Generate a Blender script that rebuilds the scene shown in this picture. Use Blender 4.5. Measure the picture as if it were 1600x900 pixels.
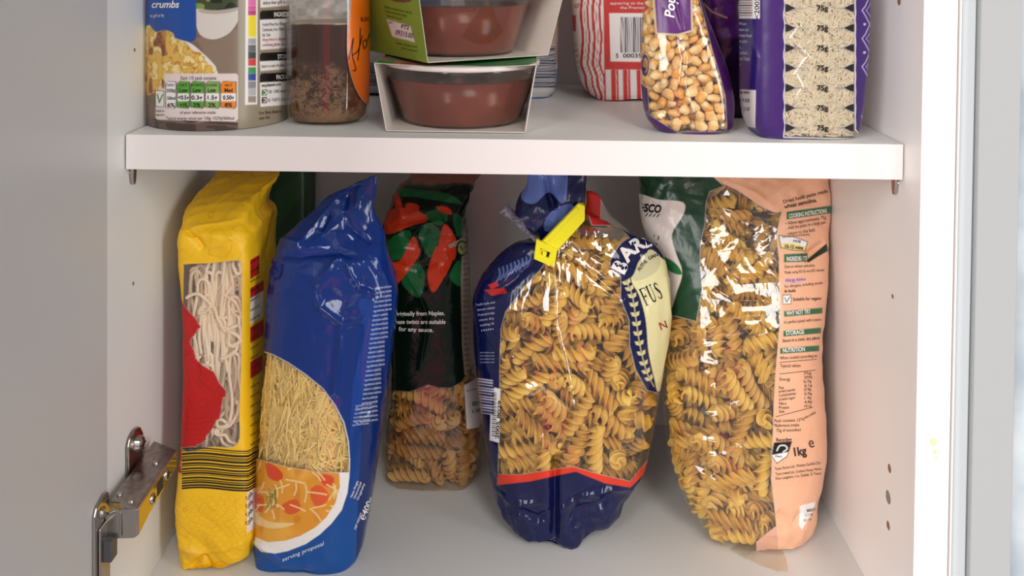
import bpy, bmesh, math, random
import numpy as np
from mathutils import Vector, Matrix, Euler
from mathutils.bvhtree import BVHTree

for _o in list(bpy.data.objects):
    bpy.data.objects.remove(_o)
SC = bpy.context.scene
COL = SC.collection
rng = np.random.default_rng(7)
random.seed(7)

# ------------------------------------------------------------------ camera
ROLL, PITCH, YAW = .00933, .0215, .01859
PX0, PY0, FPX = 797.617, -39.2155, 1471.897        # lens data measured for a 1600x900 frame
CAM = np.array([.29265, -.67804, .49063])
_cy, _sy, _cp, _sp = math.cos(YAW), math.sin(YAW), math.cos(PITCH), math.sin(PITCH)
_r = np.array([_cy, _sy, 0]); DIR = np.array([-_sy * _cp, _cy * _cp, -_sp]); _u = np.cross(_r, DIR)
_c, _s = math.cos(ROLL), math.sin(ROLL)
RGT, UPV = _c * _r + _s * _u, -_s * _r + _c * _u
cd = bpy.data.cameras.new('camera'); cam = bpy.data.objects.new('camera', cd); COL.objects.link(cam)
cam.matrix_world = Matrix(((RGT[0], UPV[0], -DIR[0], CAM[0]), (RGT[1], UPV[1], -DIR[1], CAM[1]),
                           (RGT[2], UPV[2], -DIR[2], CAM[2]), (0, 0, 0, 1)))
cd.sensor_fit = 'HORIZONTAL'; cd.sensor_width = 36.0; cd.lens = FPX / 1600 * 36.0
cd.shift_x = -(PX0 - 800) / 1600; cd.shift_y = (PY0 - 450) / 1600
cd.clip_start = .01; cd.clip_end = 50
SC.camera = cam

# ------------------------------------------------------------------ world: an unseen kitchen whose bright patches light and reflect in the whole scene
SC.view_settings.view_transform = 'Standard'; SC.view_settings.look = 'None'
SC.view_settings.gamma = 1; SC.view_settings.use_curve_mapping = False
SC.view_settings.exposure = 0.0
SC.cycles.transparent_max_bounces = 24
SC.cycles.max_bounces = 8

def lin(h, k=1.0):
    if isinstance(h, str):
        h = h.lstrip('#'); v = [int(h[i:i + 2], 16) / 255 for i in (0, 2, 4)]
    else: v = [c / 255 for c in h]
    return tuple(min(1, (c / 12.92 if c <= .04045 else ((c + .055) / 1.055) ** 2.4) * k) for c in v)

world = bpy.data.worlds.new('kitchen'); SC.world = world; world.use_nodes = True
nt = world.node_tree; nt.nodes.clear()
class NG:
    """tiny node helper"""
    def __init__(s, t): s.t = t
    def n(s, typ, **kw):
        x = s.t.nodes.new(typ)
        for k, v in kw.items(): setattr(x, k, v)
        return x
    def l(s, a, b): s.t.links.new(a, b)
    def m(s, op, a, b=None, c=None, clamp=False):
        x = s.t.nodes.new('ShaderNodeMath'); x.operation = op; x.use_clamp = clamp
        for i, v in enumerate((a, b, c)):
            if v is None: continue
            if isinstance(v, (int, float)): x.inputs[i].default_value = v
            else: s.l(v, x.inputs[i])
        return x.outputs[0]
    def mix(s, f, a, b, blend='MIX'):
        x = s.t.nodes.new('ShaderNodeMix'); x.data_type = 'RGBA'; x.blend_type = blend
        for sock, v in ((x.inputs[0], f), (x.inputs[6], a), (x.inputs[7], b)):
            if isinstance(v, (int, float)): sock.default_value = v
            elif isinstance(v, tuple): sock.default_value = (*v[:3], 1)
            else: s.l(v, sock)
        return x.outputs[2]
    def ramp(s, f, stops, interp='LINEAR'):
        x = s.t.nodes.new('ShaderNodeValToRGB'); x.color_ramp.interpolation = interp
        e = x.color_ramp.elements
        while len(e) < len(stops): e.new(.5)
        for el, (p, c) in zip(e, stops): el.position = p; el.color = (*c[:3], 1)
        s.l(f, x.inputs[0]); return x.outputs[0]
g = NG(nt)
tc = g.n('ShaderNodeTexCoord'); sx = g.n('ShaderNodeSeparateXYZ'); g.l(tc.outputs['Generated'], sx.inputs[0])
X_, Y_, Z_ = sx.outputs
az = g.m('MULTIPLY', g.m('ARCTAN2', X_, g.m('MULTIPLY', Y_, -1)), 57.2958)      # 0 = behind the photographer, + to the right
el = g.m('MULTIPLY', g.m('ARCSINE', Z_), 57.2958)
def window(a0, a1, e0, e1, soft=2.0):
    f = None
    for v, lo, hi in ((az, a0, a1), (el, e0, e1)):
        a = g.m('DIVIDE', g.m('SUBTRACT', v, lo), soft, clamp=True); b = g.m('DIVIDE', g.m('SUBTRACT', hi, v), soft, clamp=True)
        p = g.m('MULTIPLY', a, b); f = p if f is None else g.m('MULTIPLY', f, p)
    return f
front = g.m('MULTIPLY', Y_, -1)                                            # 1 = straight out of the cupboard into the room
col = g.ramp(front, [(0.0, (.16, .165, .17)), (.40, (.24, .24, .24)), (.75, (.36, .355, .35)), (1.0, (.40, .395, .39))])
col = g.mix(window(-10, 4, -60, 6, 2), col, (1.30, .36, .46))            # someone in a pink top
for a0, a1, e0, e1, k in ((-47, -17, -2, 37, 8.8), (50, 63, -14, 28, 8.0), (8, 27, 22, 46, 9.5), (-60, 20, -52, -38, 1.5)):  # bright patches put in and sized for fill and highlights
    col = g.mix(window(a0, a1, e0, e1), col, (k, k * .975, k * .95))
bg = g.n('ShaderNodeBackground'); g.l(col, bg.inputs[0]); bg.inputs[1].default_value = 1.0
wo = g.n('ShaderNodeOutputWorld'); g.l(bg.outputs[0], wo.inputs[0])

# ------------------------------------------------------------------ measuring helpers (photo point + known depth -> place)
def ray(px, py): return DIR + RGT * ((px - PX0) / FPX) - UPV * ((py - PY0) / FPX)
def WY(px, py, Y): v = ray(px, py); return CAM + v * ((Y - CAM[1]) / v[1])
def WZ(px, py, Z): v = ray(px, py); return CAM + v * ((Z - CAM[2]) / v[2])
def WX(px, py, X): v = ray(px, py); return CAM + v * ((X - CAM[0]) / v[0])
def chart(P):
    v = P - CAM; w = v @ DIR
    return PX0 + FPX * (v @ RGT) / w, PY0 - FPX * (v @ UPV) / w
SHZ0, SHZ1 = .33176, .35712
WID = .564
YC = -.0283          # cabinet front edge
YB = .30             # cabinet back

# ------------------------------------------------------------------ object helpers
def tagp(o, label=None, cat=None, group=None, kind=None):
    if label: o['label'] = label
    if cat: o['category'] = cat
    if group: o['group'] = group
    if kind: o['kind'] = kind
    return o
def empty(name, loc, label, cat, group=None, rot=None):
    o = bpy.data.objects.new(name, None); COL.objects.link(o); o.location = loc; o.empty_display_size = .02
    if rot: o.rotation_euler = rot
    return tagp(o, label, cat, group)
def link(name, me, parent=None, world=True):
    o = bpy.data.objects.new(name, me); COL.objects.link(o)
    if parent is not None:
        o.parent = parent
        if world: o.matrix_parent_inverse = Matrix.LocRotScale(parent.location, parent.rotation_euler, None).inverted()
    return o
def mesh_np(name, V, quads=None, polys=None, colors=None, mats=(), smooth=True, matidx=None, smooth_polys=False):
    me = bpy.data.meshes.new(name)
    V = np.asarray(V, float); nq = 0 if quads is None else len(quads)
    polys = polys or []
    loops = [] if quads is None else [np.asarray(quads).reshape(-1)]
    tot = ([] if quads is None else [np.full(nq, np.asarray(quads).shape[1])])
    if polys:
        loops.append(np.concatenate([np.asarray(p) for p in polys])); tot.append(np.array([len(p) for p in polys]))
    loops = np.concatenate(loops).astype(np.int32); tot = np.concatenate(tot).astype(np.int32)
    me.vertices.add(len(V)); me.vertices.foreach_set('co', V.reshape(-1).astype(np.float32))
    me.loops.add(len(loops)); me.loops.foreach_set('vertex_index', loops)
    me.polygons.add(len(tot)); st = np.zeros(len(tot), np.int32); st[1:] = np.cumsum(tot)[:-1]
    me.polygons.foreach_set('loop_start', st); me.polygons.foreach_set('loop_total', tot)
    sm = np.zeros(len(tot), bool); sm[:nq] = smooth; sm[nq:] = smooth_polys
    me.polygons.foreach_set('use_smooth', sm)
    if matidx is not None: me.polygons.foreach_set('material_index', np.asarray(matidx, np.int32))
    me.update(calc_edges=True); me.validate()
    for m in mats: me.materials.append(m)
    if colors is not None:
        a = me.color_attributes.new('Col', 'FLOAT_COLOR', 'POINT'); a.data.foreach_set('color', np.asarray(colors, np.float32).reshape(-1))
    return me
def bm_obj(name, bm, mat, parent=None, smooth=False, bevel=0):
    me = bpy.data.meshes.new(name)
    bmesh.ops.recalc_face_normals(bm, faces=bm.faces)
    bm.to_mesh(me); bm.free()
    for p in me.polygons: p.use_smooth = smooth
    for m in (mat if isinstance(mat, (list, tuple)) else [mat]): me.materials.append(m)
    o = link(name, me, parent)
    if bevel:
        b = o.modifiers.new('bevel', 'BEVEL'); b.width = bevel; b.segments = 3; b.limit_method = 'ANGLE'
        b.harden_normals = False
    return o
def box(bm, x0, x1, y0, y1, z0, z1):
    vs = [bm.verts.new((x, y, z)) for x in (x0, x1) for y in (y0, y1) for z in (z0, z1)]
    for f in ((0, 1, 3, 2), (4, 6, 7, 5), (0, 4, 5, 1), (2, 3, 7, 6), (0, 2, 6, 4), (1, 5, 7, 3)):
        bm.faces.new([vs[i] for i in f])
    return vs
def prism(bm, pts, ext):
    """pts: planar loop of 3-D points, extruded by vector ext"""
    a = [bm.verts.new(tuple(p)) for p in pts]; b = [bm.verts.new(tuple(np.asarray(p) + np.asarray(ext))) for p in pts]
    n = len(a)
    bm.faces.new(a); bm.faces.new(b[::-1])
    for i in range(n): bm.faces.new((a[i], b[i], b[(i + 1) % n], a[(i + 1) % n]))
def cyl(bm, p0, p1, r0, r1=None, n=24):
    r1 = r0 if r1 is None else r1
    p0, p1 = Vector(p0), Vector(p1); d = (p1 - p0).normalized(); a = d.orthogonal().normalized(); b = d.cross(a)
    A = [bm.verts.new(p0 + (a * math.cos(t) + b * math.sin(t)) * r0) for t in np.linspace(0, 2 * math.pi, n, endpoint=False)]
    B = [bm.verts.new(p1 + (a * math.cos(t) + b * math.sin(t)) * r1) for t in np.linspace(0, 2 * math.pi, n, endpoint=False)]
    bm.faces.new(A[::-1]); bm.faces.new(B)
    for i in range(n): bm.faces.new((A[i], A[(i + 1) % n], B[(i + 1) % n], B[i]))
def lathe_mesh(name, prof, mat, parent=None, center=(0, 0, 0), n=96, sq=2.0, ax=1.0, ay=1.0, cap=True, color=None):
    prof = np.array(prof); m = len(prof); th = np.linspace(0, 2 * np.pi, n, endpoint=False)
    c, s_ = np.cos(th), np.sin(th); ex = 2 / sq
    cx = np.sign(c) * np.abs(c) ** ex; sy = np.sign(s_) * np.abs(s_) ** ex
    V = np.stack([prof[:, 0:1] * cx * ax + center[0], prof[:, 0:1] * sy * ay + center[1], prof[:, 1:2] + 0 * cx + center[2]], -1)
    q = grid_quads(m, n)
    polys = [list(range(n))[::-1], list(range((m - 1) * n, m * n))] if cap else []
    me = mesh_np(name, V.reshape(-1, 3), q, polys, colors=None if color is None else color(V.reshape(-1, 3)), mats=[mat])
    return link(name, me, parent)
def grid_quads(m, n, wrap=True):
    i = np.arange(m - 1)[:, None]; j = np.arange(n if wrap else n - 1)[None]
    jn = (j + 1) % n
    return np.stack([i * n + j, i * n + jn, (i + 1) * n + jn, (i + 1) * n + j], -1).reshape(-1, 4)

# ------------------------------------------------------------------ noise
def _h(ix, iy, iz, seed):
    v = (ix * 73856093 ^ iy * 19349663 ^ iz * 83492791 ^ (seed * 2654435761 % 2147483647)).astype(np.int64)
    v = (v ^ (v >> 13)) * 1274126177 & 0x7fffffff
    v = (v ^ (v >> 16)) & 0xffff
    return v / 65535.0
def vnoise(P, scale, seed=0):
    P = P * scale + 1000.0; i = np.floor(P).astype(np.int64); f = P - i; f = f * f * (3 - 2 * f)
    r = 0
    for a in (0, 1):
        for b in (0, 1):
            for c_ in (0, 1):
                w = (f[..., 0] if a else 1 - f[..., 0]) * (f[..., 1] if b else 1 - f[..., 1]) * (f[..., 2] if c_ else 1 - f[..., 2])
                r = r + w * _h(i[..., 0] + a, i[..., 1] + b, i[..., 2] + c_, seed)
    return r
def ridged(P, scale, seed=0): return np.abs(2 * vnoise(P, scale, seed) - 1)
def facets(P, scale, seed=0, k=4):
    """crisp foil-like folds: sum of triangle waves along warped random directions"""
    r = np.random.default_rng(seed + 99); out = 0
    W_ = np.stack([vnoise(P, scale * .35, seed + j) for j in range(3)], -1) * 2.2 / scale
    for j in range(k):
        d = r.normal(size=3); d /= np.linalg.norm(d); f = scale * r.uniform(.5, 1.2)
        ph = ((P + W_) @ d) * f + r.uniform()
        out = out + np.abs(ph - np.round(ph)) * 2
    return out / k

# ------------------------------------------------------------------ materials
def mat(name, rgb, rough=.5, spec=.5, metal=0.0, coat=0.0, bump=None, noise=None, rand=0, sss=0):
    m = bpy.data.materials.new(name); m.use_nodes = True; t = NG(m.node_tree); b = m.node_tree.nodes['Principled BSDF']
    b.inputs['Base Color'].default_value = (*rgb[:3], 1); b.inputs['Roughness'].default_value = rough
    b.inputs['Metallic'].default_value = metal; b.inputs['Specular IOR Level'].default_value = spec
    b.inputs['Coat Weight'].default_value = coat; b.inputs['Coat Roughness'].default_value = .06
    if sss:
        b.inputs['Subsurface Weight'].default_value = sss; b.inputs['Subsurface Radius'].default_value = (.004, .002, .001); b.inputs['Subsurface Scale'].default_value = 1
    tcn = t.n('ShaderNodeTexCoord')
    colr = None
    if noise:
        sc_, amt, rgb2 = noise
        n_ = t.n('ShaderNodeTexNoise'); n_.inputs['Scale'].default_value = sc_; n_.inputs['Detail'].default_value = 4
        t.l(tcn.outputs['Object'], n_.inputs['Vector'])
        f = t.m('MULTIPLY', t.m('SUBTRACT', n_.outputs['Fac'], .3, clamp=True), 2.5 * amt, clamp=True)
        colr = t.mix(f, tuple(rgb), tuple(rgb2))
    if rand:
        oi = t.n('ShaderNodeObjectInfo')
        hs = t.n('ShaderNodeHueSaturation'); t.l(t.m('MULTIPLY_ADD', oi.outputs['Random'], rand, 1 - rand * .5), hs.inputs['Value'])
        t.l(t.m('MULTIPLY_ADD', oi.outputs['Random'], .02, .49), hs.inputs['Hue'])
        if colr is None: hs.inputs['Color'].default_value = (*rgb[:3], 1)
        else: t.l(colr, hs.inputs['Color'])
        colr = hs.outputs[0]
    if colr is not None: t.l(colr, b.inputs['Base Color'])
    if bump:
        bs, bst = bump
        n_ = t.n('ShaderNodeTexNoise'); n_.inputs['Scale'].default_value = bs; n_.inputs['Detail'].default_value = 5
        t.l(tcn.outputs['Object'], n_.inputs['Vector'])
        bp = t.n('ShaderNodeBump'); bp.inputs['Strength'].default_value = bst; bp.inputs['Distance'].default_value = .001
        t.l(n_.outputs['Fac'], bp.inputs['Height']); t.l(bp.outputs[0], b.inputs['Normal'])
    return m
def film_mat(name, rough=.22, clear_rough=.07, bump=.35, bscale=45, clear_gloss=.06, spec=.5, tint=(.97, .95, .9), coat=.0):
    """printed plastic film: Col rgb = ink, Col alpha = ink cover; bare film is clear and shiny"""
    m = bpy.data.materials.new(name); m.use_nodes = True; t = NG(m.node_tree); b = m.node_tree.nodes['Principled BSDF']
    out = m.node_tree.nodes['Material Output']
    at = t.n('ShaderNodeAttribute', attribute_name='Col')
    t.l(at.outputs['Color'], b.inputs['Base Color'])
    b.inputs['Roughness'].default_value = rough; b.inputs['Specular IOR Level'].default_value = spec
    b.inputs['Coat Weight'].default_value = coat; b.inputs['Coat Roughness'].default_value = .05
    tcn = t.n('ShaderNodeTexCoord')
    n1 = t.n('ShaderNodeTexNoise'); n1.inputs['Scale'].default_value = bscale; n1.inputs['Detail'].default_value = 2.5; n1.inputs['Distortion'].default_value = .8
    t.l(tcn.outputs['Object'], n1.inputs['Vector'])
    r1 = t.m('ABSOLUTE', t.m('SUBTRACT', n1.outputs['Fac'], .5))
    bp = t.n('ShaderNodeBump'); bp.inputs['Strength'].default_value = bump; bp.inputs['Distance'].default_value = .003
    t.l(r1, bp.inputs['Height'])
    t.l(bp.outputs[0], b.inputs['Normal']); t.l(bp.outputs[0], b.inputs['Coat Normal'])
    tr = t.n('ShaderNodeBsdfTransparent'); tr.inputs[0].default_value = (*tint, 1)
    gl = t.n('ShaderNodeBsdfGlossy'); gl.inputs['Roughness'].default_value = clear_rough; gl.inputs[0].default_value = (1, 1, 1, 1)
    t.l(bp.outputs[0], gl.inputs['Normal'])
    fr = t.n('ShaderNodeLayerWeight'); fr.inputs[0].default_value = .5; t.l(bp.outputs[0], fr.inputs['Normal'])
    fac = t.m('MULTIPLY_ADD', t.m('POWER', fr.outputs['Facing'], 4.0), .5, clear_gloss, clamp=True)
    ms = t.n('ShaderNodeMixShader'); t.l(fac, ms.inputs[0]); t.l(tr.outputs[0], ms.inputs[1]); t.l(gl.outputs[0], ms.inputs[2])
    m2 = t.n('ShaderNodeMixShader'); t.l(at.outputs['Alpha'], m2.inputs[0]); t.l(ms.outputs[0], m2.inputs[1]); t.l(b.outputs[0], m2.inputs[2])
    t.l(m2.outputs[0], out.inputs[0])
    return m

# ------------------------------------------------------------------ print helpers: masks over a chart
def spline(pts, closed=True, k=6):
    p = np.array(pts, float); n = len(p); out = []
    for i in range(n if closed else n - 1):
        a, b, c, d = (p[(i - 1) % n] if closed or i > 0 else p[0], p[i], p[(i + 1) % n], p[(i + 2) % n] if closed or i + 2 < n else p[-1])
        for t in np.linspace(0, 1, k, endpoint=False):
            out.append(.5 * ((2 * b) + (c - a) * t + (2 * a - 5 * b + 4 * c - d) * t * t + (-a + 3 * b - 3 * c + d) * t ** 3))
    if not closed: out.append(p[-1])
    return np.array(out)
def seg_dist(X, Y, a, b):
    dx, dy = b[0] - a[0], b[1] - a[1]; L = dx * dx + dy * dy + 1e-9
    t = np.clip(((X - a[0]) * dx + (Y - a[1]) * dy) / L, 0, 1)
    return np.hypot(X - a[0] - t * dx, Y - a[1] - t * dy)
def poly(X, Y, pts, soft=.7):
    pts = np.asarray(pts, float); m = np.zeros_like(X)
    lo, hi = pts.min(0) - 3, pts.max(0) + 3
    idx = np.where((X > lo[0]) & (X < hi[0]) & (Y > lo[1]) & (Y < hi[1]))[0]
    if not len(idx): return m
    x, y = X[idx], Y[idx]; ins = np.zeros(len(idx), bool); dd = np.full(len(idx), 1e9)
    n = len(pts)
    for i in range(n):
        a, b = pts[i], pts[(i + 1) % n]
        if a[1] != b[1]:
            c_ = ((a[1] > y) != (b[1] > y)) & (x < (b[0] - a[0]) * (y - a[1]) / (b[1] - a[1]) + a[0]); ins ^= c_
        dd = np.minimum(dd, seg_dist(x, y, a, b))
    m[idx] = np.clip(.5 + np.where(ins, dd, -dd) / (2 * soft), 0, 1)
    return m
def stroke(X, Y, pts, w, soft=.6):
    pts = np.asarray(pts, float); m = np.zeros_like(X); lo, hi = pts.min(0) - w - 3, pts.max(0) + w + 3
    idx = np.where((X > lo[0]) & (X < hi[0]) & (Y > lo[1]) & (Y < hi[1]))[0]
    if not len(idx): return m
    dd = np.full(len(idx), 1e9)
    for a, b in zip(pts[:-1], pts[1:]): dd = np.minimum(dd, seg_dist(X[idx], Y[idx], a, b))
    m[idx] = np.clip(.5 + (w / 2 - dd) / (2 * soft), 0, 1); return m
class Paint:
    def __init__(s, X, Y, rgb, a=1.0):
        s.X, s.Y = X, Y; s.C = np.empty((len(X), 4)); s.C[:, :3] = rgb; s.C[:, 3] = a
    def put(s, m, rgb, a=1.0):
        m = np.asarray(m)[:, None] if np.ndim(m) else m
        s.C = s.C * (1 - m) + np.concatenate([np.broadcast_to(np.asarray(rgb, float), (len(s.X), 3)), np.full((len(s.X), 1), a)], 1) * m
    def fill(s, pts, rgb, a=1.0, soft=.7, sp=False, clip=None):
        m = poly(s.X, s.Y, spline(pts) if sp else pts, soft)
        if clip is not None: m = m * clip
        s.put(m, rgb, a); return m
    def line(s, pts, w, rgb, a=1.0, sp=False, clip=None):
        m = stroke(s.X, s.Y, spline(pts, False) if sp else pts, w)
        if clip is not None: m = m * clip
        s.put(m, rgb, a)

# text outlines (built-in font), cached as flat meshes
_tc = {}
def text_mesh(s, bold=0.0, shear=0.0, space=1.0):
    key = (s, bold, shear, space)
    if key in _tc: return _tc[key]
    cu = bpy.data.curves.new('t', 'FONT'); cu.body = s; cu.size = 1.0; cu.offset = bold; cu.shear = shear; cu.space_character = space
    cu.resolution_u = 3; cu.fill_mode = 'FRONT'
    ob = bpy.data.objects.new('t', cu); COL.objects.link(ob); bpy.context.view_layer.update()
    dg = bpy.context.evaluated_depsgraph_get(); me = ob.evaluated_get(dg).to_mesh()
    V = np.array([v.co[:2] for v in me.vertices]).reshape(-1, 2); P_ = [tuple(p.vertices) for p in me.polygons]
    ob.evaluated_get(dg).to_mesh_clear(); bpy.data.objects.remove(ob); bpy.data.curves.remove(cu)
    _tc[key] = (V, P_); return _tc[key]

class Film:
    """a closed skin of a packet: cross-sections stacked from key rows, crumpled, printed and lettered"""
    def __init__(s, rows, ref=.5, nth=300, nrow=380, disp=None, base=0.0, top_cap=True, hull=(90, 130)):
        s.keys = []
        for (xl, yl, xr, yr, yf, yb, n) in rows:
            yy = yf + ref * (yb - yf); s.keys.append(np.concatenate([WY(xl, yl, yy)[[0, 2]], WY(xr, yr, yy)[[0, 2]], [yf, yb, n]]))
        s.keys = np.array(s.keys)
        if base is not None:
            s.keys[0, [1, 3]] = base
            s.keys[1:, 1] = np.maximum(s.keys[1:, 1], base + .0005); s.keys[1:, 3] = np.maximum(s.keys[1:, 3], base + .0005)
        mid = np.stack([(s.keys[:, 0] + s.keys[:, 2]) / 2, (s.keys[:, 1] + s.keys[:, 3]) / 2], 1)
        L = np.concatenate([[0], np.cumsum(np.linalg.norm(np.diff(mid, axis=0), axis=1) + .002)]); s.T = L / L[-1]
        s.V = s.surf(nth, nrow, disp); s.nth = nth; s.m = len(s.V)
        s.P = s.V.reshape(-1, 3); s.Q = grid_quads(s.m, nth)
        n = nth; s.caps = [list(range(n))[::-1], list(range((s.m - 1) * n, s.m * n))]
        s.bvh = BVHTree.FromPolygons(s.P.tolist(), s.Q.tolist())
        ri = np.unique(np.linspace(0, s.m - 1, hull[1]).round().astype(int)); ci = np.linspace(0, nth, hull[0], endpoint=False).astype(int)
        H = s.V[ri][:, ci]; n = len(ci); hq = grid_quads(len(H), n); hp = H.reshape(-1, 3)
        s.hull = BVHTree.FromPolygons(hp.tolist(), hq.tolist() + [list(range(n))[::-1], list(range((len(H) - 1) * n, len(H) * n))])
        s.X, s.Y = chart(s.P); s.dv = []; s.df = []; s.dc = []; s.nv = len(s.P)
    def key(s, t):
        K, T = s.keys, s.T; n = len(T)
        d = np.diff(K, axis=0) / np.diff(T)[:, None]; M = np.zeros_like(K); M[0] = d[0]; M[-1] = d[-1]
        for i in range(1, n - 1):
            M[i] = np.where(d[i - 1] * d[i] > 0, 2 * d[i - 1] * d[i] / (d[i - 1] + d[i] + 1e-12 * np.sign(d[i] + 1e-30)), 0)
        i = np.clip(np.searchsorted(T, t, side='right') - 1, 0, n - 2); h = (T[i + 1] - T[i])[:, None]; u = ((t - T[i])[:, None]) / h
        return (2 * u ** 3 - 3 * u ** 2 + 1) * K[i] + (u ** 3 - 2 * u ** 2 + u) * h * M[i] + (-2 * u ** 3 + 3 * u ** 2) * K[i + 1] + (u ** 3 - u ** 2) * h * M[i + 1]
    def surf(s, nth, nrow, disp):
        t = np.linspace(0, 1, nrow); K = s.key(t)
        caps = [0.02, .3, .6, .85, .96]
        K = np.concatenate([np.repeat(K[:1], 5, 0), K, np.repeat(K[-1:], 5, 0)]); tt = np.concatenate([np.zeros(5), t, np.ones(5)])
        sc = np.concatenate([caps, np.ones(nrow), caps[::-1]])[:, None]
        th = 2 * np.pi * (np.linspace(0, 1, 1441) - .25); c, sn = np.cos(th), np.sin(th); m_ = len(K)
        cx = np.empty((m_, nth)); sy = np.empty((m_, nth)); last = None
        for i in range(m_):                       # even steps along the outline, finer on the side facing the room
            e_ = 2 / K[i, 6]; hx = np.hypot(K[i, 2] - K[i, 0], K[i, 3] - K[i, 1]) / 2; hy = (K[i, 5] - K[i, 4]) / 2
            gx = np.sign(c) * np.abs(c) ** e_; gy = np.sign(sn) * np.abs(sn) ** e_
            L_ = np.hypot(np.diff(gx) * hx, np.diff(gy) * hy) * np.where((gy[1:] + gy[:-1]) / 2 < .3, 2.2, .7)
            L_ = np.concatenate([[0], np.cumsum(L_)]); q = np.linspace(0, L_[-1], nth, endpoint=False)
            cx[i] = np.interp(q, L_, gx) * sc[i]; sy[i] = np.interp(q, L_, gy) * sc[i]
        w = (cx + 1) / 2
        x = K[:, 0:1] * (1 - w) + K[:, 2:3] * w; z = K[:, 1:2] * (1 - w) + K[:, 3:4] * w
        y = (K[:, 4:5] + K[:, 5:6]) / 2 + sy * (K[:, 5:6] - K[:, 4:5]) / 2
        V = np.stack([x, y, z], -1)
        if disp is not None:
            du = np.roll(V, -1, 1) - np.roll(V, 1, 1); dv = np.gradient(V, axis=0); N = np.cross(du, dv)
            N /= np.linalg.norm(N, axis=-1, keepdims=True) + 1e-12
            d = disp(V.reshape(-1, 3), np.repeat(tt, nth)).reshape(V.shape[:2]) * np.clip(sc * 1.0, 0, 1)
            lowz = V[..., 2].copy(); V = V + N * d[..., None]
            if s.keys[0, 1] < .4: V[..., 2] = np.maximum(V[..., 2], s.keys[0, 1] - .0002)
            V[..., 0] = np.clip(V[..., 0], .0012, WID - .0012)
        return V
    def hit(s, px, py, off=.0004):
        v = ray(px, py); v = v / np.linalg.norm(v)
        h = s.bvh.ray_cast(Vector(CAM), Vector(v), 3.0)
        if h[0] is None: return None
        return np.array(h[0]) - v * off
    def quad_strip(s, pa, pb, n, rgb, off=.0005):
        """ribbon between two chart polylines pa, pb"""
        a = [s.hit(*(np.array(pa[0]) + (np.array(pa[1]) - pa[0]) * t), off) for t in np.linspace(0, 1, n)]
        b = [s.hit(*(np.array(pb[0]) + (np.array(pb[1]) - pb[0]) * t), off) for t in np.linspace(0, 1, n)]
        for i in range(n - 1):
            q = [a[i], a[i + 1], b[i + 1], b[i]]
            if any(v is None for v in q): continue
            if max(np.linalg.norm(q[j] - q[(j + 1) % 4]) for j in range(4)) > .03: continue
            k = s.nv + len(s.dv); s.dv += q; s.dc += [rgb] * 4; s.df.append((k, k + 1, k + 2, k + 3))
    def text(s, string, px, py, h, rot=0, rgb=(1, 1, 1), bold=.0, shear=0.0, align='L', sx=1.0, off=.0005, maxw=None, serif=False):
        V, F_ = text_mesh(string, bold, shear)
        if not len(V): return
        V = V.copy(); k = h / .70
        w = V[:, 0].max()
        if maxw: sx = maxw / (w * k)
        V[:, 0] -= {'L': 0, 'C': w / 2, 'R': w}[align]
        c_, s_ = math.cos(math.radians(rot)), math.sin(math.radians(rot))
        vx = V[:, 0] * k * sx; vy = V[:, 1] * k
        X = px + vx * c_ - vy * s_; Y = py - (vx * s_ + vy * c_)
        hits = [s.hit(a, b, off) for a, b in zip(X, Y)]
        base = s.nv + len(s.dv); mp = {}
        for i, p in enumerate(hits):
            if p is not None: mp[i] = s.nv + len(s.dv); s.dv.append(p); s.dc.append(rgb)
        for f in F_:
            if all(i in mp for i in f):
                P3 = [s.dv[mp[i] - s.nv] for i in f]
                if max(np.linalg.norm(P3[j] - P3[j - 1]) for j in range(len(P3))) < .02: s.df.append(tuple(mp[i] for i in f))
    def lines(s, px, py, w, n, dy, h, rgb, seed=0, rot=0, bold=0, words=('of which', 'energy', 'wheat', 'serving', 'pack', 'store', 'cool', 'dry', 'water', 'salt', 'contains', 'durum', 'pasta', 'typical', 'values', 'per', 'may')):
        r_ = random.Random(seed)
        c_, s_ = math.cos(math.radians(rot)), math.sin(math.radians(rot))
        for i in range(n):
            t = ' '.join(r_.choice(words) for _ in range(max(2, int(w / (h * 4.2)))))
            s.text(t, px + i * dy * s_, py + i * dy * c_, h, rot, rgb, bold=bold, maxw=w * r_.uniform(.8, 1))
    def bars(s, x0, y0, x1, y1, rgb, seed=0, vert=True, dens=.5, n=6, skew=0):
        r_ = random.Random(seed); p = (x0 if vert else y0)
        e = (x1 if vert else y1)
        while p < e:
            w = r_.choice((.8, 1.1, 1.8, 2.6)); 
            if vert: s.quad_strip(((p, y0), (p, y1)), ((min(p + w, e), y0), (min(p + w, e), y1)), n, rgb)
            else: s.quad_strip(((x0, p), (x1, p + skew)), ((x0, min(p + w, e)), (x1, min(p + w, e) + skew)), n, rgb)
            p += w + r_.choice((.9, 1.3, 2.0))
    def build(s, name, paint, material, parent, label=None):
        C = paint.C
        V = s.P if not s.dv else np.concatenate([s.P, np.array(s.dv)])
        if s.dv: C = np.concatenate([C, np.concatenate([np.array(s.dc, float), np.ones((len(s.dc), 1))], 1)])
        me = mesh_np(name, V, s.Q, s.caps + s.df, C, [material])
        o = link(name, me, parent)
        if label: o['label'] = label
        return o
    def sd(s, p):
        loc, nrm, i, d = s.hull.find_nearest(Vector(p))
        v = Vector(p) - loc
        return (d if v.dot(nrm) < 0 else -d), nrm, loc        # + inside (normals point outwards)
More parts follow.
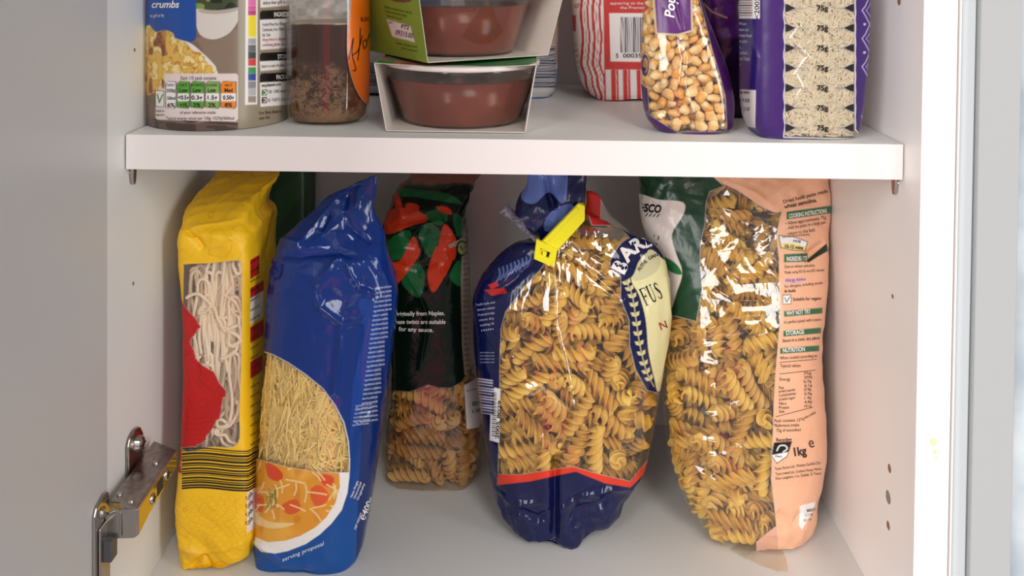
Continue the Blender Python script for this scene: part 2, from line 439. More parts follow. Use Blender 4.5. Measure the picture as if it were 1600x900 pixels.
# ================================================================== THE CUPBOARD
board = mat('white melamine', lin('#edece9', .92), rough=.42, spec=.4, bump=(260, .05))
board_edge = mat('white edge band', lin('#f6efec', .95), rough=.35, spec=.45, bump=(200, .04))
doormat = mat('door satin white', lin('#cfcccb', .9), rough=.36, spec=.5, bump=(300, .04))
outer = mat('grey laminate', lin('#c2c5c6', .82), rough=.4, spec=.4, bump=(300, .04))
outer2 = mat('pale grey filler', lin('#d6dde0', .85), rough=.35, spec=.4)
woodm = mat('bare chipboard in drilled holes', lin('#8a6a55'), rough=.9)
darkm = mat('dark recess', lin('#3a2c26'), rough=.9)

def slab(name, x0, x1, y0, y1, z0, z1, m, bevel=.0006, kind='structure', parent=None):
    bm = bmesh.new(); box(bm, x0, x1, y0, y1, z0, z1); o = bm_obj(name, bm, m, parent, bevel=bevel)
    if kind: o['kind'] = kind
    return o
ZT = .72
slab('floor', -.018, WID + .0235, YC, YB + .008, -.02, 0, board)
slab('wall_back', -.002, WID + .002, YB, YB + .006, 0, ZT, board)
wl = slab('wall_left', -.018, 0, YC, YB + .008, 0, ZT, board)
wr = slab('wall_right', WID, WID + .0235, YC, YB + .008, 0, ZT, board_edge)
slab('ceiling', -.018, WID + .0235, YC, YB + .008, ZT, ZT + .02, board)
# frame and neighbouring panels on the right
slab('trim_1', WID + .0243, WID + .0256, YC - .001, YB, -.02, ZT, board_edge, .0005)
slab('trim_2', WID + .0262, WID + .0372, YC + .003, YB, -.02, ZT, outer2, .0008)
slab('wall_outer', WID + .038, WID + .066, YC - .002, YB, -.02, ZT, outer, .001)
pale = mat('pale glassy stand-in', lin('#dfe9ee'), rough=.12, spec=.6, noise=(18, .8, lin('#9fb0ba')), bump=(30, .5))
slab('glassy_slab_beyond', WID + .0665, WID + .16, YC + .03, YB, -.02, ZT, pale, .001)  # stand-in slab for an unidentified bright glassy thing past the grey panel

# drilled holes in the side walls: shallow turned sockets
def hole(x, y, z, r, side, wall, cap=False):
    bm = bmesh.new(); s_ = 1 if side == 'L' else -1
    n = 20; rings = ((r * 1.12, .00012), (r, .0003), (r * .85, .0001), (r * .8, -.004))
    R_ = []
    for rr, dx in rings:
        R_.append([bm.verts.new((x + s_ * dx, y + rr * math.cos(t), z + rr * math.sin(t))) for t in np.linspace(0, 2 * math.pi, n, endpoint=False)])
    for a, b in zip(R_[:-1], R_[1:]):
        for i in range(n): bm.faces.new((a[i], a[(i + 1) % n], b[(i + 1) % n], b[i]))
    bm.faces.new(R_[0]) if not cap else bm.faces.new(R_[1])
    o = bm_obj('drilled_hole', bm, woodm if not cap else mat('hole rim', lin('#a8a29c'), rough=.7, noise=(900, 1, lin('#5a5048'))), wall, smooth=False)
for (px, py, r) in ((1395, 463, .0016), (1390, 732, .0028), (1388, 821, .0028), (1405, 2, .0028)):
    p = WX(px, py, WID); hole(WID, p[1], p[2], r, 'R', wr)
p = WX(1388, 777, WID); hole(WID, p[1], p[2], .0042, 'R', wr, True)
for (px, py) in ((210, 78), (208, 443)):
    p = WX(px, py, 0); hole(0, p[1], p[2], .0013, 'L', wl)
# small yellow stain on the right front edge
stain = mat('yellow stain', lin('#f1e3b4', .95), rough=.4)
for k, (px, py, r) in enumerate(((1458, 691, .0028), (1461, 706, .0017), (1463, 716, .0012))):
    p = WY(px, py, YC - .0001); bm = bmesh.new(); cyl(bm, (p[0], YC + .0001, p[2]), (p[0], YC - .00008, p[2]), r, r * .9, 20); bm_obj('stain_mark', bm, stain, wr)

# shelf
shelf = empty('cupboard_shelf', (WID / 2, .14, SHZ0), 'thick white shelf board running across the cupboard between its side walls', 'shelf')
bm = bmesh.new(); box(bm, .0012, WID - .0012, .0006, YB - .002, SHZ0, SHZ1); bm_obj('shelf_board', bm, board, shelf, bevel=.0005)
bm = bmesh.new(); box(bm, .0012, WID - .0012, -.0004, .0005, SHZ0, SHZ1); bm_obj('edge_band', bm, board_edge, shelf, bevel=.0002)
# shelf pins (spoon shaped metal)
steel = mat('nickel', lin('#b9b4ae'), rough=.22, metal=1.0, bump=(120, .1))
steel_d = mat('worn nickel', lin('#8d857f'), rough=.28, metal=1.0, noise=(220, .8, lin('#b5aca4')), bump=(260, .25))
for (x, y, side, lab) in ((0, .010, 1, 'small metal shelf pin in the left wall under the shelf end'), (WID, .0115, -1, 'small metal shelf pin in the right wall under the shelf end')):
    e = empty('shelf_pin', (x, y, SHZ0), lab, 'shelf pin', 'metal pins holding the shelf')
    prof = [(-.0032, 0), (-.0032, -.004), (-.0024, -.0105), (-.0013, -.013), (0, -.0138), (.0013, -.013), (.0024, -.0105), (.0032, -.004), (.0032, 0)]
    bm = bmesh.new(); prism(bm, [(x + side * .0009, y + a, SHZ0 - .0002 + b) for a, b in prof], (side * .0028, 0, 0)); bm_obj('spoon', bm, steel, e, bevel=.0009)
    bm = bmesh.new(); cyl(bm, (x - side * .004, y, SHZ0 - .005), (x + side * .002, y, SHZ0 - .005), .0024); bm_obj('peg', bm, steel, e, smooth=True)

# left door, open at a right angle
slab('door_1', -.0165, .0010, -.50, YC - .0015, -.01, ZT + .1, doormat, .001)

# ------------------------------------------------------------------ hinge
hg = empty('cabinet_hinge', (0, .02, .10), 'metal concealed hinge joining the open left door to the left wall beside the yellow pack', 'hinge')
def hp(px, py, X): return WX(px, py, X)
# wall plate
bm = bmesh.new()
prism(bm, [(.0004, y, z) for y, z in ((.0005, .098), (.0005, .126), (.004, .1315), (.012, .1335), (.022, .131), (.027, .124), (.027, .098))], (.0028, 0, 0))
bm_obj('mounting_plate', bm, steel_d, hg, bevel=.0012)
bm = bmesh.new(); cyl(bm, (.003, .0145, .122), (.0075, .0145, .122), .0062, .005); cyl(bm, (.0075, .0145, .122), (.0082, .0145, .122), .005, .003)
sc_ = bm_obj('mounting_screw', bm, steel, hg, smooth=False, bevel=.0006)
bm = bmesh.new(); box(bm, .0082, .0086, .0105, .0185, .1214, .1226); box(bm, .0082, .0086, .0138, .0152, .118, .126); bm_obj('cross_slot', bm, darkm, sc_)
# arm: a folded channel
bm = bmesh.new()
top = [(.0045, -.034, .1068), (.012, -.0345, .1068), (.0125, -.040, .1066), (.026, -.0405, .1062), (.0275, .030, .1092), (.005, .042, .1100)]
prism(bm, top, (0, 0, -.0016)); bm_obj('arm_top', bm, steel_d, hg, bevel=.0007)
bm = bmesh.new()
prism(bm, [(.0262, -.0405, .1060), (.0262, .030, .1092), (.0262, .030, .0965), (.0262, -.022, .091), (.0262, -.0405, .0872)], (.0014, 0, 0))
side_ = bm_obj('arm_side', bm, mat('polished side of hinge', lin('#c9c2ae'), rough=.16, metal=1.0), hg, bevel=.0005)
bm = bmesh.new(); prism(bm, [(.0045, -.034, .106), (.0045, .040, .109), (.0045, .040, .096), (.0045, -.022, .091)], (.0012, 0, 0)); bm_obj('arm_side', bm, steel_d, hg, bevel=.0004)
for y, z in ((-.016, .0985), (.010, .1015)):
    bm = bmesh.new(); cyl(bm, (.027, y, z), (.0287, y, z), .0042, .0036); a_ = bm_obj('adjusting_screw', bm, steel, side_, bevel=.0004)
    bm = bmesh.new(); box(bm, .0287, .029, y - .0028, y + .0028, z - .0005, z + .0005); box(bm, .0287, .029, y - .0005, y + .0005, z - .0028, z + .0028); bm_obj('cross_slot', bm, darkm, a_)
bm = bmesh.new(); box(bm, .0274, .0279, -.008, .002, .0955, .1045); bm_obj('slot', bm, darkm, side_)
for x, y, z in ((.0085, -.027, .1073), (.0195, -.034, .107), (.0185, .012, .1088)):
    bm = bmesh.new(); cyl(bm, (x, y, z - .001), (x, y, z + .0012), .0025, .002); bm_obj('rivet', bm, steel, hg, smooth=False, bevel=.0004)
# link plate facing out
bm = bmesh.new()
prism(bm, [(.0030, -.0395, .1010), (.0120, -.0412, .1045), (.0265, -.0412, .1058), (.0270, -.0412, .0870), (.0240, -.0408, .0850), (.0050, -.0395, .0835)], (0, .0016, 0))
bm_obj('link_plate', bm, steel, hg, bevel=.0007)
bm = bmesh.new(); box(bm, .0145, .0158, -.0422, -.0405, .0862, .1040); bm_obj('rib', bm, steel, hg, bevel=.0005)
# cup flange on the door
bm = bmesh.new()
prism(bm, [(.0012, y, z) for y, z in ((-.0540, .050), (-.0540, .1070), (-.0505, .1120), (-.0395, .1150), (-.0330, .1130), (-.0315, .1080), (-.0315, .050))], (.0022, 0, 0))
fl = bm_obj('cup_flange', bm, steel, hg, bevel=.0009)
bm = bmesh.new(); cyl(bm, (.0034, -.043, .104), (.0052, -.043, .104), .0042, .003); bm_obj('flange_screw', bm, steel, fl, bevel=.0004)
bm = bmesh.new(); box(bm, .0035, .0052, -.0500, -.0345, .052, .0965); bm_obj('cup_rim', bm, steel, fl, bevel=.0008)
bm = bmesh.new(); box(bm, .0040, .0105, -.0450, -.0350, .0700, .0850); bm_obj('damper', bm, mat('dark grey plastic', lin('#4a4a4c'), rough=.4), hg, bevel=.001)

# ================================================================== PASTA
def fusilli_mesh(L=.038, R=.0056, turns=2.4, seed=0):
    r_ = np.random.default_rng(seed); nl = 3; ns = 62
    prof = []
    for k in range(nl):
        a0 = 2 * math.pi * k / nl
        for (rr, w) in ((.24, .60), (.45, .36), (.68, .21), (.88, .15), (1.0, .07), (1.0, -.07), (.88, -.15), (.68, -.21), (.45, -.36), (.24, -.60)):
            prof.append((rr, a0 - w + .95 * (rr ** 1.6)))
    prof = np.array(prof); t = np.linspace(0, 1, ns)
    tw = turns * 2 * np.pi * t + .25 * np.sin(t * 9 + seed)
    rad = R * (.97 + .05 * np.sin(t * 7 + seed)) * np.clip(np.minimum(t, 1 - t) * 22 + .55, 0, 1)
    ang = prof[None, :, 1] + tw[:, None]; rr = prof[None, :, 0] * rad[:, None]
    bend = .0022 * math.copysign(1, r_.normal()) * (1 - (2 * t - 1) ** 2)
    V = np.stack([rr * np.cos(ang) + bend[:, None], rr * np.sin(ang), np.broadcast_to(((t - .5) * L)[:, None], rr.shape) + .0016 * (prof[None, :, 0] > .6) * np.sin(ang * 1.0)], -1)
    n = len(prof)
    return V.reshape(-1, 3), grid_quads(ns, n), [list(range(n))[::-1], list(range((ns - 1) * n, ns * n))]
def pasta_mat(name, a, b, rand=.22):
    m = mat(name, lin(a), rough=.42, spec=.45, noise=(70, .9, lin(b)), rand=rand, bump=(500, .12), sss=.0)
    t = NG(m.node_tree); bs = m.node_tree.nodes['Principled BSDF']; out = m.node_tree.nodes['Material Output']
    tl = t.n('ShaderNodeBsdfTranslucent'); tl.inputs[0].default_value = (*lin('#f0b040'), 1)
    ms = t.n('ShaderNodeMixShader'); ms.inputs[0].default_value = .22; t.l(bs.outputs[0], ms.inputs[1]); t.l(tl.outputs[0], ms.inputs[2]); t.l(ms.outputs[0], out.inputs[0])
    return m

def pack(film, N, r=.0052, half=.0135, iters=70, seed=1, front=.6, gravity=0, tz=(0, 1), align=None):
    """drop N capsules into the skin and push them apart until they rest against each other and the film"""
    r_ = np.random.default_rng(seed); C_ = []; A_ = []
    while len(C_) < N:
        t = r_.uniform(*tz); K = film.key(np.array([t]))[0]
        w = r_.uniform(.06, .94); v = r_.uniform(0, 1) ** (1.0 / .9)
        p = np.array([K[0] * (1 - w) + K[2] * w, K[4] + (K[5] - K[4]) * (v * .96 + .02), K[1] * (1 - w) + K[3] * w])
        if film.sd(p)[0] < r * .9: continue
        a = r_.normal(size=3) * [1, .45, .8]; a /= np.linalg.norm(a); C_.append(p); A_.append(a)
    C_ = np.array(C_); A_ = np.array(A_); offs = np.array([-1, -.34, .34, 1]) * half if half else np.array([0.])
    ns = len(offs); own = np.repeat(np.arange(N), ns)
    for it in range(iters):
        if half and it < iters * .65: C_[:, 2] -= .00045
        S = (C_[:, None] + A_[:, None] * offs[None, :, None]); F_ = S.reshape(-1, 3)
        push = np.zeros_like(F_)
        for i0 in range(0, len(F_), 400):
            D = F_[i0:i0 + 400, None] - F_[None]; d2 = (D ** 2).sum(-1)
            ov = (d2 < (2 * r) ** 2) & (own[i0:i0 + 400, None] != own[None])
            ii, jj = np.where(ov)
            d = np.sqrt(d2[ii, jj]) + 1e-9; f = (2 * r - d) / d * .42
            np.add.at(push, ii + i0, D[ii, jj] * f[:, None])
        for i, p in enumerate(F_):
            d, nrm, loc = film.sd(p)
            if d < r * 1.12: push[i] += -np.array(nrm) * (r * 1.12 - d) * 1.0
        push = push.reshape(N, ns, 3)
        C_ = C_ + push.mean(1) * .9 
        if half:
            tq = (push * offs[None, :, None]).sum(1) / (offs ** 2).sum()
            A_ = A_ + tq * .8; A_ /= np.linalg.norm(A_, axis=1, keepdims=True)
    # keep what really lies inside
    keep = [i for i in range(N) if all(film.sd(C_[i] + A_[i] * o * 1.15)[0] > r * .62 for o in offs)]
    return C_[keep], A_[keep]
def basis(a, roll):
    z = Vector(a).normalized(); x = z.orthogonal().normalized(); y = z.cross(x)
    c_, s_ = math.cos(roll), math.sin(roll); X = x * c_ + y * s_; Y = z.cross(X)
    return Matrix((X, Y, z)).transposed()
def fusilli_fill(film, N, label, group, fill_label, m, r, half, L, R, seed, nfront, zlim=None):
    C_, A_ = pack(film, N, r, half, seed=seed)
    if zlim is not None: ok_ = C_[:, 2] > zlim; C_, A_ = C_[ok_], A_[ok_]
    meshes = []
    for k in range(4):
        V, Q, P_ = fusilli_mesh(L * (1 + .05 * (k - 1.5)), R, 1.65 + .12 * k, seed + k); meshes.append((mesh_np('fusilli', V, Q, P_, mats=[m]), V, Q, P_))
    # nearest to the film in front first
    rolls = [rng.uniform(0, 6.28) for _ in C_]
    for i in range(len(C_)):          # nudge each piece until no rim of it touches the film
        B = np.array(basis(A_[i], rolls[i])); sub = meshes[i % 4][1][::5] @ B.T
        for _ in range(4):
            worst, wn = .0, None
            for q in sub + C_[i]:
                loc, nrm, _i, d = film.bvh.find_nearest(Vector(q)); sg = -1 if (Vector(q) - loc).dot(nrm) > 0 else 1
                pen = .0006 - sg * d
                if pen > worst: worst, wn = pen, np.array(nrm)
            if wn is None: break
            C_[i] = C_[i] - wn * worst
    depth = []
    for c in C_:
        v = c - CAM; v = v / np.linalg.norm(v); h = film.bvh.ray_cast(Vector(CAM), Vector(v), 3.0)
        depth.append((np.linalg.norm(c - CAM) - h[3]) if h[0] is not None else 1)
    order = np.argsort(depth); BV, BQ, BP, nb = [], [], [], 0
    for rank, i in enumerate(order):
        k = i % 4; B = basis(A_[i], rolls[i])
        if rank < nfront:
            o = bpy.data.objects.new('fusilli', meshes[k][0]); COL.objects.link(o)
            o.matrix_world = Matrix.Translation(C_[i]) @ B.to_4x4(); tagp(o, label, 'pasta', group)
        else:
            V = meshes[k][1] @ np.array(B).T + C_[i]; BV.append(V); BQ.append(meshes[k][2] + nb); BP += [[a + nb for a in p] for p in meshes[k][3]]; nb += len(V)
    if BV:
        o = link('fusilli_filling', mesh_np('fusilli_filling', np.concatenate(BV), np.concatenate(BQ), BP, mats=[m])); tagp(o, fill_label, 'pasta', kind='stuff')
    return len(C_)
gold = pasta_mat('durum pasta', '#ffdb70', '#f2c04e')
gold_d = pasta_mat('bronze pasta', '#ecc078', '#d49c50')
# ================================================================== LOWER COMPARTMENT
BLACK, WHITE = lin('#161416'), lin('#f2efec')
def crumple(top=.0, bot=.0, mid=.0008, s1=24, s2=60, seed=0, tz=(.72, .1), ga=1.0):
    def f(P, t):
        a = mid + top * np.clip((t - tz[0]) / (1 - tz[0]), 0, 1) + bot * np.clip((tz[1] - t) / tz[1], 0, 1)
        return -a * (facets(P, s1, seed) * 1.5 + .45 * facets(P, s2, seed + 5)) + a * .7
    return f
def valley(P, pts, depth, w, base=None):
    X, Y = chart(P); pts = np.asarray(pts, float); d = np.full(len(X), 1e9); tt = np.zeros(len(X))
    L = np.concatenate([[0], np.cumsum(np.linalg.norm(np.diff(pts, axis=0), axis=1))])
    for i, (a, b) in enumerate(zip(pts[:-1], pts[1:])):
        e = b - a; u = np.clip(((X - a[0]) * e[0] + (Y - a[1]) * e[1]) / (e @ e + 1e-9), 0, 1)
        q = np.hypot(X - a[0] - u * e[0], Y - a[1] - u * e[1]); m = q < d; d = np.where(m, q, d); tt = np.where(m, (L[i] + u * (L[i + 1] - L[i])) / L[-1], tt)
    closed = np.linalg.norm(pts[0] - pts[-1]) < 1
    depth = depth * (1.0 if closed else np.sqrt(np.clip(4 * tt * (1 - tt), 0, 1)))      # creases fade out at their ends
    return -depth * (np.exp(-(d / w) ** 2) if w >= 7 else .55 * np.exp(-d / (.75 * w)) + .45 * np.exp(-(d / w) ** 2))
def scales(X, Y, s):
    """overlapping arcs, like the printed dragon scales"""
    u = X / s; v = Y / (s * .62); r = np.floor(v); uu = u + .5 * (r % 2); fx = uu - np.floor(uu) - .5; fy = v - r
    d1 = np.abs(np.hypot(fx, (fy - 0) * .62) - .5)
    return np.clip(1 - d1 / .05, 0, 1)
def contour(P, scale, w, seed=0):
    n = vnoise(P, scale, seed) * .7 + vnoise(P, scale * 2.2, seed + 3) * .3
    return np.clip(1 - np.abs(((n * 7) % 1) - .5) / w, 0, 1)

# ------------------------------------------------------------------ A: yellow noodle pack
A = Film([(272, 890, 372, 897, .052, .150, 5), (262, 868, 386, 878, .050, .152, 5), (261, 820, 391, 824, .050, .153, 5.5), (266, 770, 391, 770, .052, .153, 6),
          (274, 690, 387, 690, .054, .153, 7), (277, 600, 384, 600, .055, .153, 7), (276, 500, 385, 500, .056, .153, 7), (270, 420, 388, 420, .056, .153, 6.5),
          (267, 372, 389, 372, .057, .153, 6), (270, 350, 384, 348, .066, .153, 5), (288, 324, 398, 318, .084, .153, 4.5), (315, 288, 425, 284, .112, .153, 4), (332, 270, 432, 270, .136, .152, 3.5)],
         ref=0, nth=360, nrow=620, disp=lambda P, t: crumple(.0052, .0056, .0008, 34, 90, 3, (.74, .19))(P, t)
         + valley(P, [(288, 352), (305, 372), (318, 390)], .004, 5) + valley(P, [(272, 362), (320, 350), (378, 341)], -.0016, 4) + valley(P, [(320, 390), (386, 372)], -.0015, 5)
         + valley(P, [(290, 895), (318, 872), (330, 898)], .004, 5) + valley(P, [(262, 850), (320, 868), (380, 850)], -.0016, 5))
X, Y = A.X, A.Y
pA = Paint(X, Y, lin('#f6c316'))
lines_ = contour(A.P, 38, .06, 2) * ((Y < 412) | (Y > 780)); pA.put(lines_ * .55, lin('#d98a0c'))
pA.put(scales(X, Y + 6 * np.sin(X / 17), 13) * ((Y > 775) & (X < 385)) * (vnoise(A.P, 30, 8) > .42) * .55, lin('#d98a0c'))
win = poly(X, Y, spline([(287, 420), (290, 413), (330, 411), (369, 407), (377, 414), (378, 470), (377, 560), (374, 640), (371, 694), (330, 698), (283, 699), (284, 600), (286, 500)], k=4))
jag = 3.0 * (ridged(A.P, 260, 5) - .4) + 2 * (ridged(A.P, 520, 6) - .4)
red = [(250, 452), (272, 455), (283, 468), (290, 480), (303, 495), (313, 510), (304, 520), (297, 535), (306, 560), (318, 572), (333, 580), (342, 598), (354, 612), (346, 628), (344, 650), (332, 668), (322, 685), (306, 698), (283, 699), (283, 738), (250, 742)]
front = (X < 384)
fade = np.clip((Y - 412) / 30, 0, 1)
pA.put(win, lin('#f0d4c0'), .10)
mr = poly(X + jag, Y + jag * .7, red)
pA.put(mr, lin('#bd1614')); pA.put(contour(A.P, 52, .07, 11) * mr * .7, lin('#8a0c10')); pA.put(scales(X, Y, 11) * mr * (Y > 560) * (vnoise(A.P, 25, 9) > .4) * .5, lin('#8a0c10'))
# barcode wrapping round the pack
r_ = random.Random(4); p_ = 702.0
def bend(x): return -2.5 * math.sin(x / 22) - max(0, x - 388) * .55
while p_ < 766:
    w_ = r_.choice((1.0, 1.6, 2.6, 3.2)); xs_ = np.linspace(284, 412, 34)
    for a_, b_ in zip(xs_[:-1], xs_[1:]):
        A.quad_strip(((a_, p_ + bend(a_)), (b_, p_ + bend(b_))), ((a_, p_ + w_ + bend(a_)), (b_, p_ + w_ + bend(b_))), 2, BLACK)
    p_ += w_ + r_.choice((1.2, 1.8, 2.6))
# right flank: label blocks
side = (X > 389)
for (x0, y0, x1, y1, c) in ((391, 402, 405, 432, '#c21a1a'), (391, 444, 412, 470, '#c21a1a'), (391, 460, 412, 500, '#ece0cc'), (391, 505, 412, 530, '#c21a1a'), (391, 560, 410, 585, '#c21a1a'), (386, 765, 402, 828, '#e9e4df')):
    sl = .62; pA.fill([(x0, y0 + (x1 - x0) * sl * .5), (x1, y0 - (x1 - x0) * sl * .5), (x1, y1 - (x1 - x0) * sl * .5), (x0, y1 + (x1 - x0) * sl * .5)], lin(c))
matA = film_mat('yellow noodle film', rough=.42, bump=.25, bscale=60, clear_gloss=.04, tint=(.98, .95, .92))
for k in range(24): A.text('noodles water wheat'[:12 + k % 6], 392, 412 + k * 15, 4, 32, BLACK, maxw=17)
for k in range(4): A.text('Cook', 388, 782 + k * 13, 6, 55, BLACK, bold=.02, maxw=14)
eA = empty('noodle_pack', (.045, .10, 0), 'tall yellow and red noodle packet with a clear window, standing beside the metal hinge', 'noodle packet')
A.build('wrapper', pA, matA, eA)

def tubes_mesh(paths, r, n=7, flat=1.0):
    VV, QQ, PP, nb = [], [], [], 0
    for path in paths:
        path = np.asarray(path, float); T_ = np.gradient(path, axis=0); T_ /= np.linalg.norm(T_, axis=1, keepdims=True) + 1e-12
        up = np.array([.13, .95, .2]); a = np.cross(T_, up); a /= np.linalg.norm(a, axis=1, keepdims=True) + 1e-9; b = np.cross(T_, a)
        th = np.linspace(0, 2 * np.pi, n, endpoint=False)
        V = path[:, None] + r * (a[:, None] * np.cos(th)[None, :, None] * flat + b[:, None] * np.sin(th)[None, :, None])
        m = len(path); VV.append(V.reshape(-1, 3)); QQ.append(grid_quads(m, n) + nb); PP += [[nb + i for i in range(n)][::-1], [nb + (m - 1) * n + i for i in range(n)]]; nb += m * n
    return np.concatenate(VV), np.concatenate(QQ), PP
# noodles inside: wavy bundles, looped over at the ends
xa, xb = WY(283, 550, .055)[0] + .002, WY(378, 550, .055)[0] - .002
ya, zlo, zhi = .0605, WY(330, 705, .055)[2], WY(330, 405, .055)[2]
paths = []; r_ = np.random.default_rng(11)
for k in range(120):
    lp = r_.uniform(.0025, .0055); x0 = r_.uniform(xa + lp, xb - lp); y0 = ya + r_.uniform(0, 1) ** 1.3 * .030; zc = r_.uniform(zlo, zhi); L_ = r_.uniform(.03, .08)
    z1, z0 = min(zc + L_ / 2, zhi), max(zc - L_ / 2, zlo - .015); ph = r_.uniform(0, 6); am = r_.uniform(.0005, .002); q = []
    for z in np.linspace(z0, z1, 16): q.append((x0 - lp + am * math.sin(z * 120 + ph), y0 + .001 * math.sin(z * 90), z))
    for a in np.linspace(math.pi, 0, 9)[1:-1]: q.append((x0 + lp * math.cos(a) + am * math.sin(z1 * 120 + ph), y0, z1 + lp * 1.3 * math.sin(a)))
    for z in np.linspace(z1, z0 + r_.uniform(0, .02), 14): q.append((x0 + lp + am * math.sin(z * 120 + ph + .3), y0 + .001 * math.cos(z * 90), z))
    paths.append(np.clip(q, [xa, ya - .001, 0], [xb, .12, .28]))
for k in range(40):   # wandering strands
    p = np.array([r_.uniform(xa, xb), ya + r_.uniform(0, .012), r_.uniform(zlo, zhi)]); d = r_.normal(size=3) * [1, .2, 1]; q = []
    for i in range(40):
        d += r_.normal(size=3) * [.5, .1, .5]; d /= np.linalg.norm(d); p = p + d * .0016; p[0] = np.clip(p[0], xa, xb); p[1] = np.clip(p[1], ya - .001, .1); p[2] = np.clip(p[2], zlo - .01, zhi + .005); q.append(p.copy())
    q = np.array(q); ker = np.ones(5) / 5; q = np.stack([np.convolve(q[:, j], ker, 'valid') for j in range(3)], 1); paths.append(q)
V, Q, P_ = tubes_mesh(paths, .00125, 8, 1.15)
noodle = mat('wheat noodle', lin('#f8ecd6'), rough=.5, noise=(60, .5, lin('#ecd4ae')))
tagp(link('noodles', mesh_np('noodles', V, Q, P_, mats=[noodle])), 'pale looped dried noodles seen through the window of the yellow packet', 'noodles', kind='stuff')

# ------------------------------------------------------------------ B: dark green packet behind
B = Film([(418, 700, 476, 700, .235, .285, 5), (416, 560, 478, 560, .235, .285, 6), (416, 400, 478, 400, .235, .285, 6), (417, 290, 478, 290, .235, .285, 6), (420, 245, 477, 245, .238, .283, 5)],
         ref=0, nth=160, nrow=160, disp=crumple(.001, .001, .0006, 22, 60, 8))
pB = Paint(B.X, B.Y, lin('#1d3a22')); pB.fill([(430, 300), (478, 262), (478, 296), (430, 360)], lin('#27482c')); pB.fill([(430, 392), (478, 340), (478, 348), (430, 402)], lin('#12261a'))
eB = empty('food_packet', (.13, .26, 0), 'dark green packet at the back, between the yellow packet and the blue bag', 'packet')
B.build('wrapper', pB, film_mat('dark green card', rough=.45, bump=.1), eB)

# ------------------------------------------------------------------ C: blue vermicelli bag
def dispC(P, t):
    d = crumple(.0056, .0022, .0007, 28, 75, 21, (.60, .11))(P, t)
    for pts, dep, w in (([(491, 450), (520, 412), (536, 395)], -.0030, 6), ([(491, 450), (500, 480), (535, 506), (560, 498), (592, 462)], -.0030, 6), ([(536, 398), (548, 430), (560, 450), (592, 462)], -.0022, 5),
                        ([(510, 460), (535, 470), (575, 440)], .0040, 14), ([(533, 506), (530, 560), (522, 620)], -.0025, 6), ([(575, 480), (566, 560), (560, 640)], .002, 7),
                        ([(418, 400), (470, 398), (520, 392), (570, 402)], .0030, 7), ([(432, 372), (470, 380)], -.003, 6), ([(500, 360), (515, 330)], .004, 6), ([(540, 330), (545, 350), (580, 380)], .003, 6), ([(455, 395), (500, 340), (530, 305)], -.002, 6),
                        ([(545, 300), (538, 335)], .003, 4), ([(560, 290), (556, 330)], -.003, 4), ([(420, 410), (432, 430), (438, 410)], .003, 5), ([(395, 845), (440, 882), (510, 888)], -.002, 5), ([(556, 660), (575, 640), (585, 600)], .002, 5)):
        d = d + valley(P, pts, dep, w)
    return d
Cc = Film([(399, 868, 552, 893, .052, .110, 4), (395, 852, 562, 866, .050, .118, 3.2), (394, 800, 576, 800, .049, .122, 2.8), (396, 720, 588, 720, .049, .124, 2.7), (402, 640, 599, 630, .050, .124, 2.6),
           (408, 560, 610, 550, .052, .124, 2.6), (412, 480, 618, 470, .054, .122, 2.6), (416, 425, 612, 425, .058, .120, 2.6), (424, 396, 606, 400, .062, .116, 2.4), (452, 358, 600, 372, .074, .110, 2.2),
           (487, 325, 592, 345, .084, .104, 2.2), (515, 303, 585, 322, .089, .099, 2.4), (527, 297, 588, 278, .092, .095, 3), (532, 294, 589, 273, .0925, .0945, 3)],
          ref=.3, nth=380, nrow=640, disp=dispC)
X, Y = Cc.X, Cc.Y
pC = Paint(X, Y, lin('#062f7c'))
pC.put(np.clip((Y - 640) / 220, 0, 1) * .75, lin('#0857a6'))
pC.fill(spline([(560, 470), (590, 480), (585, 560), (556, 660), (548, 690), (552, 600), (570, 520)], k=4), lin('#123e92'))
pC.fill([(566, 640), (600, 560), (600, 700), (575, 870), (556, 870)], lin('#0b2a68'))
edge = [(380, 535), (408, 548), (425, 553), (450, 566), (478, 585), (505, 607), (524, 633), (538, 660), (545, 690), (547, 720), (546, 745), (543, 770), (534, 797), (518, 818), (500, 835), (478, 850), (450, 861), (430, 865), (408, 862), (396, 850), (380, 830)]
pC.fill(edge, WHITE)
clear = [(380, 536), (408, 549), (425, 554), (450, 567), (478, 586), (505, 608), (523, 634), (537, 661), (543.5, 690), (545.5, 720), (545, 738), (500, 738), (450, 730), (398, 716), (380, 712)]
pC.fill(clear, WHITE, 0.0)
soup = [(380, 712), (398, 716), (450, 730), (500, 738), (530, 739), (531, 760), (524, 786), (510, 808), (493, 824), (470, 837), (445, 845), (418, 847), (397, 838), (380, 825)]
ms = pC.fill(soup, lin('#e39a2e'))
n1 = vnoise(Cc.P, 60, 31); n2 = vnoise(Cc.P, 130, 32)
pC.put(ms * np.clip((n1 - .5) * 4, 0, 1) * .6, lin('#f0b64a')); pC.put(ms * np.clip((n2 - .6) * 5, 0, 1) * .5, lin('#c9701c'))
for pts, c in (([(416, 724), (432, 730), (442, 742), (436, 752), (420, 746)], '#dc4a1e'), ([(440, 790), (462, 780), (470, 796), (452, 804)], '#dd5a22'), ([(398, 770), (412, 778), (410, 800), (397, 792)], '#d85a20'), ([(485, 765), (500, 758), (514, 775), (500, 792), (488, 784)], '#e2602a'),
               ([(500, 742), (520, 745), (520, 760), (505, 758)], '#e05024'), ([(398, 800), (420, 815), (460, 818), (430, 826), (400, 818)], '#f2cf8e')):
    m = poly(X, Y, spline(pts)); pC.put(m * ms, lin(c))
r_ = random.Random(3)
